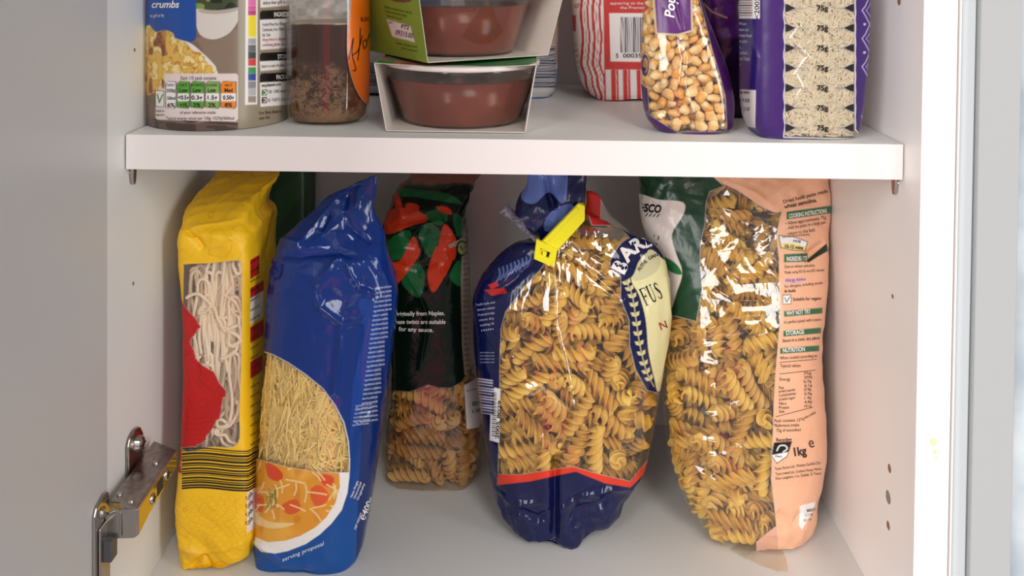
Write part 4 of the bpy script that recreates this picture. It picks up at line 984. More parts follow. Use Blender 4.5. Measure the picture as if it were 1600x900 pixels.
matF = film_mat('peach fusilli film', rough=.28, bump=.42, bscale=36, clear_gloss=.09, clear_rough=.05)
eF = empty('fusilli_bag', (.49, .13, 0), 'large peach, green and clear fusilli bag standing on the floor against the right wall', 'pasta bag')
Ff.build('wrapper', pF, matF, eF, 'printed film with a clear window')
# flat seal fin lying on the floor in front
bm = bmesh.new(); fin = []
for i, (px, py) in enumerate(((1140, 858), (1165, 872), (1190, 884), (1215, 892), (1232, 893), (1228, 872), (1222, 858), (1190, 846), (1160, 846))):
    p = WZ(px, py, .0012 + .001 * math.sin(i * 2.1)); fin.append(bm.verts.new(p))
bm.faces.new(fin); bmesh.ops.triangulate(bm, faces=bm.faces)
me = bpy.data.meshes.new('seal_fin'); bm.to_mesh(me); bm.free()
a = me.color_attributes.new('Col', 'FLOAT_COLOR', 'POINT'); a.data.foreach_set('color', np.tile([.9, .87, .84, .10], len(me.vertices)).astype(np.float32)); me.materials.append(matF)
o = link('seal_fin', me, eF); md = o.modifiers.new('s', 'SOLIDIFY'); md.thickness = .0003

FULL = True
if FULL:
    fusilli_fill(E, 250, 'golden fusilli twist inside the clipped navy bag', 'fusilli in the clipped navy bag', 'golden fusilli deeper inside the clipped navy bag', gold, .0066, .0130, .037, .0073, 3, 110, WY(880, 762, .1)[2])
    fusilli_fill(Ff, 310, 'golden fusilli twist inside the large peach bag', 'fusilli in the large peach bag', 'golden fusilli deeper inside the large peach bag', gold, .0064, .0130, .037, .0071, 5, 130)
    fusilli_fill(D, 190, 'dull gold fusilli twist inside the smaller dark green bag', 'fusilli in the dark green bag', 'dull gold fusilli deeper inside the smaller dark green bag', gold_d, .0068, .0140, .038, .0076, 9, 50)
# ================================================================== ON THE SHELF
SZ = SHZ1 + .0002
# ------------------------------------------------------------------ breadcrumb tub
U = Film([(237, 196, 444, 196, .0145, .1225, 2), (234, 188, 447, 188, .0143, .1227, 2), (233, 100, 448, 100, .0143, .1227, 2), (232, 0, 449, 0, .0143, .1227, 2), (231, -150, 450, -150, .0143, .1227, 2)],
         ref=.5, nth=620, nrow=300, base=SZ)
X, Y = U.X, U.Y
wood = np.clip(vnoise(U.P * [1, 1, 6], 60, 3), 0, 1)
pU = Paint(X, Y, lin('#86725f'))
pU.put(wood * .6, lin('#6a5646')); pU.fill([(306, 60), (375, 45), (375, 120), (340, 120)], lin('#8c7866'))
for k in range(4): pU.line(spline([(240, 188 + k * 5), (270, 182 + k * 6), (300, 190 + k * 4), (330, 178 + k * 7), (375, 186 + k * 4)], False), 4, lin(('#3a2a28', '#a08a86', '#4a3532', '#2c2020')[k]))
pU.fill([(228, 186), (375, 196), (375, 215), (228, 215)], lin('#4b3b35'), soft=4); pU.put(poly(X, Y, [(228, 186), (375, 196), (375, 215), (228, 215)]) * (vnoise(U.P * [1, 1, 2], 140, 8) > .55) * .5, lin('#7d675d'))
pU.fill([(306, -30), (375, -30), (375, 16), (306, 17)], lin('#3d4a2c')); pU.put(poly(X, Y, [(306, -30), (375, -30), (375, 16), (306, 17)]) * (vnoise(U.P, 160, 5) > .55), lin('#7f9a4c'))
pU.put(poly(X, Y, [(306, -30), (375, -30), (375, 16), (306, 17)]) * (vnoise(U.P, 220, 15) > .68), lin('#1c2216'))
pU.fill(spline([(304, 15), (340, 18), (376, 12), (374, 28), (360, 50), (338, 61), (318, 58), (308, 45)], k=5), lin('#d9d3ca')); pU.fill(spline([(312, 15), (340, 16), (372, 12), (366, 18), (340, 22), (315, 20)], k=4), lin('#b5aca0'))
pU.fill([(228, -40), (306, -40), (307, 55), (305, 62), (299, 66), (284, 64), (262, 56), (228, 46)], lin('#1d4fa0'))
pU.fill(spline([(228, 100), (262, 62), (284, 63), (300, 69), (318, 84), (332, 98), (338, 108), (330, 120), (228, 125)], k=5), lin('#e9e4de'))
past = poly(X, Y, spline([(228, 44), (244, 50), (258, 47), (270, 52), (274, 60), (290, 66), (300, 78), (316, 84), (322, 96), (334, 106), (330, 116), (262, 118), (256, 138), (238, 146), (228, 140)], k=5))
pU.put(past, lin('#e2b95a')); n1 = vnoise(U.P, 170, 4) * .6 + vnoise(U.P, 420, 44) * .4; n2 = vnoise(U.P, 260, 6) * .6 + vnoise(U.P, 700, 66) * .4; n3 = vnoise(U.P, 140, 14)
pU.put(past * np.clip((n1 - .5) * 6, 0, 1) * .9, lin('#f2e0a0')); pU.put(past * np.clip((n2 - .6) * 7, 0, 1), lin('#c4822c')); pU.put(past * np.clip((n3 - .66) * 9, 0, 1) * (X < 262), lin('#8a4a34')); pU.put(past * np.clip(.06 - np.abs(n1 - .5), 0, .06) * 12, lin('#b98a34'))
pU.fill([(372, -60), (470, -60), (470, 230), (372, 230)], lin('#978b74'))
# nutrition panel
pU.fill([(258, 115), (369, 115), (372, 118), (372, 186), (368, 190), (246, 187), (243, 184), (243, 140), (257, 138)], lin('#e8d9d4'), soft=.8)
cols_ = ((259, '#f4f1ee', '#f4f1ee'), (277, '#5fa63c', '#5fa63c'), (298, '#5fa63c', '#5fa63c'), (321, '#84b25c', '#84b25c'), (345, '#f08a1e', '#f08a1e'))
for k, (x0, c, c2) in enumerate(cols_):
    x1 = (275, 296, 319, 343, 369)[k]
    rr = [(x0 + 3, 126.5), (x1, 127.5), (x1, 166), (x1 - 3, 170), (x0, 168), (x0, 131)]
    pU.fill([(a + (.8 if a > x0 + 2 else -.8), b) for a, b in rr], BLACK); pU.fill([(a + (-.6 if a > x0 + 2 else .6), b + (.8 if b < 140 else -.8)) for a, b in rr], lin(c))
    pU.fill([(x0 + .6, 146), (x1 - .6, 146), (x1 - .6, 158), (x0 + .6, 158)], lin('#f4f1ee'))
pU.fill([(243, 141), (256, 142), (256, 167), (243, 166)], lin('#f2efe8')); pU.line([(243, 141), (256, 142), (256, 167), (243, 166), (243, 141)], 1, BLACK)
pU.line([(246, 148), (249, 160), (254, 148)], 2.2, lin('#3f8a3a'))
# colour control strip
pU.fill([(384, -60), (403, -60), (402, 163), (383, 164)], WHITE)
for y0, y1, c in ((-20, 9, '#e870b0'), (9, 16, '#dd5aa0'), (16, 24, '#c43c88'), (24, 58, '#f4e224'), (60, 69, '#a8a8aa'), (70, 81, '#6a6c70'), (81, 92, '#3e4448'), (92, 103, '#d8403c'), (105, 115, '#3a9a4c'), (115, 126, '#2c4a9c'), (127, 138, '#8c8e90'), (138, 149, '#b9b8bc'), (150, 160, '#9a8f80')):
    pU.fill([(387.5, y0), (400, y0), (400, y1), (387.5, y1)], lin(c))
for y0, y1, hd, w_ in ((16, 31, 'INGREDIENTS', 27), (82, 96, 'STORAGE', 26), (114, 129, 'PACKAGING', 26)):
    pU.fill([(409, y0 + .5), (470, y0 - 2), (470, y1 - 3), (406, y1), (406, y0 + 4)], BLACK)
for y0, y1 in ((-40, 12), (31, 78), (96, 111), (129, 167)): pU.fill([(406, y0), (470, y0 - 3), (470, y1 - 5), (407, y1)], lin('#efebe6'))
U.text('INGREDIENTS', 428, 26, 7, 1, WHITE, bold=.02, maxw=34); U.text('STORAGE', 434, 92, 7, 3, WHITE, bold=.02, maxw=24); U.text('PACKAGING', 432, 124, 7, 3, WHITE, bold=.02, maxw=30)
for k, s_ in enumerate(('Fortified Wheat Flour (Wheat', 'Carbonate, Iron, Niacin', 'Salt, Yeast.')): U.text(s_, 410, 41 + k * 8, 5, 3, TX, maxw=(36, 35, 13)[k])
U.text('Allergy Advice: for allergens', 410, 64.5, 5, 3, lin('#b02c5c'), maxw=36); U.text('containing gluten, see', 410, 72.5, 5, 3, lin('#b02c5c'), maxw=35)
U.text('Store in a cool, dry place', 409, 106, 5, 4, TX, maxw=36); U.text('dishes then grill at', 411, 7, 5, 3, TX, maxw=35)
U.text('recyclenow.com', 409, 136, 5, 5, TX, bold=.02, maxw=30); U.text('TUB - CARD widely', 418, 146, 5, 4, TX, maxw=29); U.text('LID - PLASTIC check', 418, 159, 5, 4, TX, maxw=29)
pU.fill([(409, 140), (417, 139.5), (417, 149), (409, 149.5)], lin('#2c7a3c')); pU.fill([(409, 152), (417, 151.5), (417, 161), (409, 161.5)], BLACK)
for yy_ in (144.5, 156.5):
    m = (np.abs(np.hypot(X - 413, Y - yy_) - 2.6) < .7) & (X > 411); pU.put(m.astype(float), WHITE)
U.text('For Best Before', 405, 179, 5, 5, TX, maxw=36); U.text('see lid', 405, 187, 5, 5, TX, maxw=16)
U.text('crumbs', 236, 12, 11, 0, WHITE, bold=.02, shear=.25, maxw=44); U.text('to grill or fry', 234.5, 27, 5, 2, WHITE, maxw=22)
U.text('Each 1/5 pack contains', 282, 124.5, 5.4, 0, TX, maxw=56)
for k, (a, b, c, d) in enumerate((('ENERGY', '535kJ', '126kcal', '6%'), ('FAT', 'Low', '<0.5g', '<1%'), ('SATURATES', 'Low', '0.3g', '2%'), ('SUGARS', 'Low', '1.5g', '2%'), ('SALT', 'Med', '0.50g', '8%'))):
    xc = (267, 286.5, 307.5, 331, 357)[k]; w_ = (12, 12, 19, 17, 12)[k]
    U.text(a, xc, 135, 4.2, 0, TX, align='C', maxw=w_)
    U.text(b, xc, 144, 6.2 if k else 5, 0, TX, bold=.02, align='C', maxw=13); U.text(c, xc, 155.5, 6.4 if k else 5, 0, TX, bold=.02, align='C', maxw=17 if k else 14); U.text(d, xc, 167, 6, 0, TX, bold=.02, align='C', maxw=12)
U.text('of your reference intake', 281, 178, 5, 0, TX, maxw=56); U.text('Typical energy values per 100g: 1527kJ/360kcal', 259, 187, 4.8, 0, TX, maxw=107)
U.text('Suitable for', 243, 175, 4, 0, TX, maxw=14); U.text('vegetarians', 243, 181, 4, 0, TX, maxw=14)
matU = film_mat('printed card tub', rough=.28, bump=.03)
eU = empty('breadcrumb_tub', (.0635, .068, SZ), 'tall round printed tub of breadcrumbs standing on the shelf against the left wall', 'tub')
U.build('tub_body', pU, matU, eU)
p = U.key(np.array([1.0]))[0]
lathe_mesh('lid', [(.050, -.001), (.0565, -.001), (.0572, .001), (.0572, .008), (.0560, .009), (.050, .009)], mat('tub lid plastic', lin('#1d4fa0'), rough=.35), eU, ((p[0] + p[2]) / 2, (p[4] + p[5]) / 2, p[1]))
# ------------------------------------------------------------------ honey bottle
hr = [(464, 190, 561, 190, .044, .090, 2.2), (455, 184, 570, 184, .040, .096, 2.3), (451, 170, 575, 170, .038, .098, 2.3), (450, 100, 577, 100, .038, .098, 2.3), (450, 30, 577, 30, .038, .098, 2.3), (451, -60, 576, -60, .038, .098, 2.3), (470, -120, 556, -120, .045, .09, 2.2), (490, -150, 536, -150, .055, .08, 2)]
Hb = Film(hr, ref=.5, nth=320, nrow=320, base=SZ)
X, Y = Hb.X, Hb.Y
pH = Paint(X, Y, WHITE, 0.0)
up = (Y < 30); pH.put(up * np.clip(vnoise(Hb.P, 320, 3) * 1.6 - .55, 0, 1) * .38, lin('#d8d4cc'), 1)
pH.fill(spline([(556, -40), (547, 20), (543, 60), (544, 95), (550, 122), (558, 143), (568, 158), (578, 163), (592, 150), (592, -40)], k=5), lin('#ee7414'))
for k in range(26): pH.put(stroke(X, Y, [(449, 30 + k * 3.4), (454.5, 30.2 + k * 3.4)], 1.6), lin('#2c241e'))
for q in ([(545, 92), (552, 60), (550, 84), (556, 108), (552, 110)], [(551, 86), (560, 78), (566, 56)], [(563, 44), (562, 70), (559, 94)], [(567, 66), (571, 62), (573, 70), (569, 76), (567, 68)], [(574, 64), (578, 52)]):
    pH.line(spline(q, False), 1.9, BLACK)
Hb.text('RUNNY', 564, 34, 7, 4, BLACK, bold=.01, maxw=20)
eH = empty('honey_bottle', (.141, .07, SZ), 'clear bottle of dark crystallised honey with an orange label, beside the breadcrumb tub', 'honey bottle')
Hb.build('bottle', pH, film_mat('clear bottle plastic', rough=.25, clear_rough=.03, bump=.05, bscale=30, clear_gloss=.05), eH)
hi = [(466, 188, 559, 188, .047, .088, 2.2), (458, 182, 567, 182, .043, .093, 2.3), (454, 168, 572, 168, .041, .095, 2.3), (453, 100, 574, 100, .041, .095, 2.3), (453, 38, 574, 38, .041, .095, 2.3), (454, 33, 573, 33, .0415, .0945, 2.3)]
Hi = Film(hi, ref=.5, nth=320, nrow=240, base=SZ + .0015)
X, Y = Hi.X, Hi.Y
pI = Paint(X, Y, lin('#3c2318'))
pI.put(np.clip((X - 530) / 30, 0, 1) * .8, lin('#6e2a08'))
cl_ = vnoise(Hi.P, 110, 1) * .35 + vnoise(Hi.P, 330, 2) * .35 + vnoise(Hi.P, 800, 3) * .3
lvl = np.clip((Y - 95 + 26 * (vnoise(Hi.P, 45, 6) - .5) - np.clip(X - 520, 0, 60) * .9) / 30, 0, 1)
pI.put(lvl * np.clip((cl_ - .38) * 6, 0, 1) * .9, lin('#7c5e47')); pI.put(lvl * np.clip((cl_ - .56) * 8, 0, 1) * .8, lin('#957658'))
pI.put(np.clip((Y - 165) / 25, 0, 1) * .7, lin('#8a6a4a'))
pI.put(np.clip((39 - Y + 3 * (vnoise(Hi.P, 300, 9) - .5)) / 2, 0, 1), lin('#b9a99a'))
Hi.build('honey', pI, film_mat('honey', rough=.3, bump=.03, spec=.3), eH, 'dark runny honey with pale crystals at the bottom')

# ------------------------------------------------------------------ the two pots in card sleeves
sauce = mat('red pepper salsa', lin('#651e0b'), rough=.2, spec=.25, noise=(55, .9, lin('#7a2c10')), bump=(60, .12), coat=.0)
def pot(ctr, zb, rr, rb, h, label, group):
    e = empty('dip_pot', (ctr[0], ctr[1], zb), label, 'dip pot', group)
    prof = [(rb * .90, 0), (rb * .97, .0012), (rb, .004), (rb + (rr - rb) * .12, .009), (rb + (rr - rb) * .16, .0096), (rr * .985, h * .80), (rr, h * .82), (rr, h * .97), (rr + .0018, h), (rr - .0005, h)]
    pm = film_mat('clear pot plastic', clear_rough=.05, bump=.03, clear_gloss=.05, tint=(.97, .93, .88))
    lathe_mesh('pot_wall', prof, pm, e, (ctr[0], ctr[1], zb), n=128, color=lambda V: np.tile([.8, .7, .6, .05], (len(V), 1)))
    lathe_mesh('dip', [(rb * .88, .001), (rb * .965, .002), (rb * .985, .0045), (rb + (rr - rb) * .10, .009), (rr * .975, h * .78), (rr * .90, h * .785)], sauce, e, (ctr[0], ctr[1], zb), n=128).__setitem__('label', 'brownish red dip')
    lathe_mesh('lid', [(rr + .0014, h + .0002), (rr + .0022, h + .0010), (rr + .0022, h + .0036), (rr * .97, h + .0042), (rr * .5, h + .0036)], mat('white film lid', lin('#e9ddd8'), rough=.3, coat=.3), e, (ctr[0], ctr[1], zb), n=128)
    return e
def sleeve(name, base, up_l, up_r, depth, color, label, cat, parent, nseg=60, ny=90, sag=.0):
    """card band: base[0]=front-left, base[1]=front-right corner on the shelf, depth vector, top corners spread by up_l/up_r"""
    a, b = np.array(base[0], float), np.array(base[1], float); c, d = b + up_r, a + up_l
    th = .0006; loop = [a, b, c, d]; V, Q, C_ = [], [], []; nb = 0; cen = (a + b + c + d) / 4
    for k in range(4):
        p0, p1 = loop[k], loop[(k + 1) % 4]
        n_ = np.cross(p1 - p0, depth); n_ /= np.linalg.norm(n_)
        if np.dot(n_, (p0 + p1) / 2 - cen) < 0: n_ = -n_
        for sgn, inner in ((0, False), (-th, True)):
            u_ = np.linspace(0, 1, nseg)[:, None, None]; v_ = np.linspace(0, 1, ny)[None, :, None]
            G = p0 + (p1 - p0) * u_ + np.asarray(depth) * v_ + n_ * sgn
            if k == 2: G = G - np.array([0, 0, sag]) * (4 * u_ * (1 - u_)) * (1 - v_ * .6)
            q = grid_quads(nseg, ny, wrap=False); V.append(G.reshape(-1, 3)); Q.append(q + nb)
            C_.append(color(k, G.reshape(-1, 3)) if not inner else np.tile([*lin('#e6ddd2'), 1], (nseg * ny, 1))); nb += nseg * ny
        # cut front edge
        o0 = nb - 2 * nseg * ny; i0 = nb - nseg * ny; ii = np.arange(nseg - 1) * ny
        Q.append(np.stack([o0 + ii, o0 + ii + ny, i0 + ii + ny, i0 + ii], -1))
    me = mesh_np(name, np.concatenate(V), np.concatenate(Q), None, np.concatenate(C_), [film_mat('card sleeve', rough=.45, bump=.04, coat=.15)], smooth=False)
    o = link(name, me, parent); return o
yF = .0213; A0, B0, C0, D0 = WY(603, 207, yF), WY(821, 207.5, yF), WY(839, 101, yF), WY(584, 97, yF)
A0[2] = B0[2] = SZ + .0006; zt = (C0[2] + D0[2]) / 2; C0[2] = D0[2] = zt
ctr1 = ((A0[0] + B0[0]) / 2 + .001, yF + .0520); hp1 = zt - SZ - .0075
e1 = pot(ctr1, SZ + .0014, .0598, .0480, hp1, 'lower dip pot in an open card sleeve, standing on the shelf under the green-sleeved pot', 'dip pots')
def c_low(k, P):
    x, y = chart(P); p_ = Paint(x, y, lin('#e8e2da'))
    if k == 2:
        p_.put(1.0, lin('#a9745e'))
        n_ = vnoise(P, 70, 4); p_.put(np.clip((n_ - .55) * 12, 0, 1), lin('#2f7a48')); p_.put(np.clip((.38 - n_) * 12, 0, 1), lin('#8c1f26')); p_.put((vnoise(P, 60, 12) > .66).astype(float), lin('#dfe0c8'))
        p_.fill([(612, 84), (655, 86), (650, 93), (606, 92)], lin('#9db4a4')); p_.fill([(622, 86), (640, 87), (636, 92), (618, 91)], lin('#b5962c'))
        for q in range(7): p_.line([(598 + q * 4, 88), (612 + q * 4, 94)], 1, lin('#2c5a48'))
        p_.fill([(700, 98), (760, 88), (850, 86), (850, 92), (790, 96), (700, 104)], lin('#3e8a4c')); 
    return p_.C
sleeve('card_sleeve', (A0, B0), D0 - A0, C0 - B0, (0, .118, 0), c_low, None, None, e1, sag=.0022)
# upper
z1 = zt + .0012
P1, P2, P3 = WZ(668, 98.5, z1), WZ(868, 86, z1), WZ(600, 74, z1)
fd = (P2 - P1); fd[2] = 0; fl_ = np.linalg.norm(fd); fd /= fl_; dd = np.array([-fd[1], fd[0], 0.0])
fl_ = .109; P2 = P1 + fd * fl_
hh = .056; cen = (P1 + P2) / 2 + dd * .056 + fd * .002
e2 = pot((cen[0], cen[1]), z1 + .0014, .0598, .0480, hh - .007, 'upper dip pot in a green card sleeve, resting turned on top of the lower pot', 'dip pots')
def c_up(k, P):
    x, y = chart(P); p_ = Paint(x, y, lin('#7f9a34'))
    if k == 3:
        p_.fill([(604, 30), (641, 41), (648, 66), (613, 57)], lin('#e8dcd8')); p_.put(contour(P, 60, .05, 3) * .12, lin('#93ab48'))
        p_.fill(spline([(606, -8), (640, -8), (642, 2), (626, 4), (610, 0)], k=4), lin('#6a3c30'))
    if k == 2: p_.put(np.clip((vnoise(P, 60, 7) - .5) * 12, 0, 1), lin('#c43a2c'))
    return p_.C
upv = np.array([0, 0, hh])
sl2 = sleeve('card_sleeve', (P1, P2), upv - fd * .009, upv + fd * .017, dd * .112, c_up, None, None, e2); sl2['label'] = 'green printed card sleeve'
# lettering printed on the green panel
class Flat:
    """lettering for a flat printed panel"""
    def __init__(s, obj):
        me = obj.data; s.bvh = BVHTree.FromPolygons([v.co[:] for v in me.vertices], [tuple(p.vertices) for p in me.polygons]); s.nv = 0; s.dv = []; s.df = []; s.dc = []
    hit = Film.hit; text = Film.text; quad_strip = Film.quad_strip
    def build(s, name, mat_, parent):
        if not s.dv: return
        me = mesh_np(name, np.array(s.dv), None, s.df, np.concatenate([np.array(s.dc, float), np.ones((len(s.dc), 1))], 1), [mat_]); return link(name, me, parent)
bpy.context.view_layer.update()
fp = Flat(sl2); ink = film_mat('printing ink', rough=.5, bump=.0)
for k in range(3): fp.text('delicious smoky tomato salsa dip', 600 + k * 2, 12 + k * 7, 4, -13, lin('#33480f'), maxw=44 - k * 10)
fp.text('P72', 626, 44, 6, -10, lin('#5a3a40'), bold=.02); fp.text('09315:00', 617, 54, 8, -12, lin('#5a3a40'), bold=.01, maxw=28); fp.text('BEST', 606, 36, 3, -12, BLACK, maxw=8)
fp.text('keep refrigerated', 618, 68, 3.6, -12, lin('#33480f'), maxw=34); fp.text('once opened', 626, 76, 3.6, -12, lin('#33480f'), maxw=26)
fp.build('printed_lettering', ink, e2)

# ------------------------------------------------------------------ packets behind the pots
def simple_packet(name, rows, paintfn, lab, cat, matp, disp=None, nth=200, nrow=200, ref=0, post=None, label=None):
    f = Film(rows, ref=ref, nth=nth, nrow=nrow, disp=disp, base=SZ); p_ = Paint(f.X, f.Y, (0.5, .5, .5)); paintfn(p_, f)
    if post: post(f)
    b = f.keys[0]; e = empty(name, ((b[0] + b[2]) / 2, (b[4] + b[5]) / 2, SZ), lab, cat); f.build('wrapper', p_, matp, e, label); return f
paper = film_mat('paper packet', rough=.5, bump=.12, bscale=40)
def pt_blue(p_, f):
    X, Y = p_.X, p_.Y; p_.put(1.0, lin('#c9ab9c')); p_.fill([(700, 103), (900, 101), (900, 170), (700, 170)], lin('#7f9bd0')); p_.fill([(860, 100), (895, 100), (895, 106), (860, 108)], lin('#e4dcd8'))
    p_.fill([(700, 70), (868, 70), (869, 151), (700, 152)], lin('#dcd9dc'))
    r_ = random.Random(8); y = 72
    while y < 136:
        w = r_.choice((1, 1.6, 2.4, 3)); p_.fill([(700, y), (868.5, y), (868.5, y + w), (700, y + w)], lin('#23284e')); y += w + r_.choice((1, 1.5, 2.2))
    p_.put((vnoise(f.P, 50, 3) > .62) * (X > 866) * (Y < 95) * .3, lin('#d9b1a4'))
simple_packet('flour_packet', [(760, 152, 862, 155, .193, .262, 4), (750, 140, 870, 143, .191, .265, 5), (748, 100, 873, 100, .190, .266, 5), (748, 50, 874, 50, .190, .266, 5), (750, 0, 873, 0, .190, .266, 5), (752, -180, 870, -180, .195, .262, 4)],
              pt_blue, 'pale blue and peach paper packet standing behind the right side of the stacked pots', 'packet', paper, crumple(.001, .002, .0006, 26, 60, 91))
def pt_dark(p_, f):
    p_.put(1.0, lin('#1c2c66')); p_.fill([(540, -60), (594, -60), (594, 28), (540, 28)], lin('#5c6c98')); p_.fill([(594, -60), (720, -60), (720, 28), (594, 28)], lin('#4a5c90'))
    p_.fill([(540, 75), (720, 75), (720, 160), (540, 160)], lin('#c9c6c6')); p_.fill([(540, 145), (720, 145), (720, 152), (540, 152)], BLACK)
    r_ = random.Random(5); y = 99
    while y < 135:
        w = r_.choice((1, 1.4, 2)); p_.fill([(540, y), (720, y), (720, y + w), (540, y + w)], lin('#2b2b3c')); y += w + r_.choice((1.2, 1.8))
def post_dark(f):
    f.text('1k', 584, 25, 9, 0, BLACK, bold=.0, maxw=11); f.text('Plain, sieved', 576, 14, 4, 0, BLACK, bold=.02, maxw=24); f.text('company', 577, 4, 4, 0, lin('#24306a'), maxw=20)
simple_packet('baking_packet', [(560, 152, 690, 153, .200, .268, 5), (552, 140, 696, 142, .198, .27, 6), (552, 70, 698, 70, .198, .27, 6), (552, 0, 698, 0, .198, .27, 6), (555, -160, 695, -160, .2, .268, 5)],
              pt_dark, 'dark blue paper packet behind, between the honey bottle and the stacked pots', 'packet', paper, crumple(.001, .001, .0004, 26, 60, 93), post=post_dark)
# red and white flour bag
def pt_red(p_, f):
    X, Y = p_.X, p_.Y; RDD, CW = lin('#cf3a34'), lin('#efe6e0'); p_.put(1.0, CW)
    wob = 1.6 * np.sin(Y / 13) + 1.2 * np.sin(Y / 5.2 + 1) * np.clip((Y - 60) / 60, 0, 1)
    xs = X + wob + np.clip(Y - 90, 0, 80) * -.16
    for x0, w in ((907, 4.5), (914, 1), (917.5, 3.5), (925, 5), (932.5, 1.2), (936, 4.0)): p_.put(np.clip((xs - x0) / .5, 0, 1) * np.clip((x0 + w - xs) / .5, 0, 1), RDD)
    p_.fill([(942, -80), (1100, -80), (1100, 109), (944, 109)], RDD); p_.fill([(944, 109), (1100, 109), (1100, 165), (944, 165)], RDD)
    for x0, w in ((946, 8.5), (962, 1), (966, 7), (980, 1), (984.5, 10), (1001, 8), (1014, 1), (1018, 8), (1034, 8)): p_.fill([(x0, 109), (x0 + w, 109), (x0 + w + 1, 156), (x0 + 1, 156)], CW)
    p_.fill([(952, 20.5), (1046, 20.5), (1048, 97), (954, 96)], lin('#f4ece8'))
    p_.fill([(888, 22), (900, 24), (900, 49), (888, 47)], RDD)
    x = 969.5; r_ = random.Random(2)
    while x < 1030:
        w = r_.choice((.9, 1.6, 2.6)); p_.fill([(x, 27), (x + w, 27), (x + w, 82), (x, 82)], lin('#23234c')); x += w + r_.choice((.9, 1.2, 1.9))
def post_red(f):
    f.text('5', 962, 90, 6.5, 0, BLACK, bold=.01); f.text('000354', 973, 90, 6.5, 0, BLACK, bold=.01, maxw=36); f.text('appearing on the', 953, 7, 4.6, 0, WHITE, maxw=52); f.text('the Premier', 969, 14, 4.6, 0, WHITE, maxw=40)
    f.text('flour', 889, 14, 11, 6, lin('#c0322c'), bold=.0, shear=.3, maxw=18)
    for k in range(5): f.text(('per', 'sugar', 'of fat', 'fibre', 'salt')[k], 893 + k * 1.2, 72 + k * 9, 5, 4, lin('#c0322c'), shear=.3, maxw=9)
simple_packet('flour_bag', [(932, 158, 1050, 160, .183, .25, 4), (918, 148, 1060, 150, .180, .262, 4), (908, 128, 1066, 130, .179, .268, 4.5), (902, 95, 1068, 95, .179, .27, 5), (900, 50, 1068, 50, .179, .27, 5), (898, 0, 1066, 0, .179, .27, 5), (896, -160, 1062, -160, .185, .262, 4)],
              pt_red, 'red and white striped paper flour bag with a barcode, standing behind the popcorn bag', 'flour bag', paper, crumple(.001, .0028, .0006, 24, 60, 95, (.8, .25)), nth=260, nrow=260, post=post_red)
# ------------------------------------------------------------------ popcorn bag
def dispP(P, t):
    d = crumple(.002, .0012, .0005, 26, 60, 101, (.6, .1))(P, t)
    for pts, dep, w in (([(1060, 60), (1070, 90), (1066, 130), (1078, 165), (1092, 190)], -.0018, 4), ([(1052, -10), (1068, 50)], -.0018, 4), ([(1012, 170), (1060, 204)], -.0015, 4)): d = d + valley(P, pts, dep, w)
    return d
Pb = Film([(1026, 198, 1130, 208, .0275, .070, 3.5), (1012, 186, 1142, 196, .0255, .074, 3.2), (1005, 160, 1145, 165, .0255, .076, 3), (1001, 110, 1137, 115, .026, .076, 2.8), (1001, 60, 1120, 65, .029, .073, 2.6), (1004, 20, 1104, 22, .033, .068, 2.5), (1010, -30, 1088, -30, .041, .060, 2.5), (1014, -80, 1080, -80, .049, .053, 3)],
          ref=.5, nth=300, nrow=320, base=SZ, disp=dispP)
X, Y = Pb.X, Pb.Y; PU = lin('#5a1c6c')
pP = Paint(X, Y, WHITE, .02)
pP.fill([(1090, -100), (1093, 0), (1102, 35), (1112, 75), (1124, 115), (1133, 150), (1136, 197), (1134, 207), (1300, 230), (1300, -100)], lin('#3f1450'))
pP.fill([(990, 168), (1006, 172), (1018, 182), (1034, 192), (1052, 203), (1064, 210), (1180, 214), (1180, 230), (990, 230)], lin('#4a1a60')); pP.fill([(1064, 206), (1140, 206), (1140, 214), (1064, 213)], PU)
pP.fill([(1000, 130), (1012, 138), (1014, 176), (1000, 172)], lin('#4a2060'), .9)
pP.put(((np.abs(np.hypot((X - 1008) / 6, (Y - 102) / 18) - .8) < .16)).astype(float), lin('#4a2060'), .9)
pP.fill([(1000, -100), (1086, -100), (1082, 0), (1083, 49), (1058, 56), (1024, 53), (1020, 0)], lin('#c9b48c'), .9)
pP.fill([(1000, -100), (1084, -100), (1079, 0), (1080, 47), (1058, 53), (1027, 51), (1023, 0)], PU)
Pb.text('Popping', 1053, 29, 15, 86, WHITE, bold=.02, shear=.2)
pP.put(((Pb.P[:, 1] > .065) & (Y > 20)).astype(float), lin('#3f1450'))
eP = empty('popcorn_bag', (.42, .05, SZ), 'small purple and clear bag of popcorn kernels, standing beside the striped flour bag', 'popcorn bag')
Pb.build('wrapper', pP, film_mat('popcorn film', rough=.3, bump=.3, bscale=34, clear_gloss=.07), eP)
Ck, Ak = pack(Pb, 400, .0043, 0, iters=60, seed=4, tz=(.02, .78))
def kernel_mesh(seed):
    r_ = np.random.default_rng(seed); m, n = 20, 20; u = np.linspace(0, np.pi, m); th = np.linspace(0, 2 * np.pi, n, endpoint=False)
    rad = np.sin(u) ** .85 * (1 - .45 * np.clip(u / np.pi, 0, 1) ** 2.2); z = np.cos(u) * 1.12
    V = np.stack([rad[:, None] * np.cos(th) * 1.0, rad[:, None] * np.sin(th) * .72, np.broadcast_to(z[:, None], (m, n))], -1) * .0046
    V = V.reshape(-1, 3); V *= (1 + .42 * (vnoise(V, 260, seed) - .5) + .16 * (vnoise(V, 600, seed + 5) - .5))[:, None]
    tip = np.clip((-V[:, 2] / .0046 + .15) * 1.3, 0, 1)[:, None]; a, b = np.array(lin('#e6a544')), np.array(lin('#f3dfb0'))
    return V, grid_quads(m, n), np.concatenate([a * (1 - tip) + b * tip, np.ones((m * n, 1))], 1)
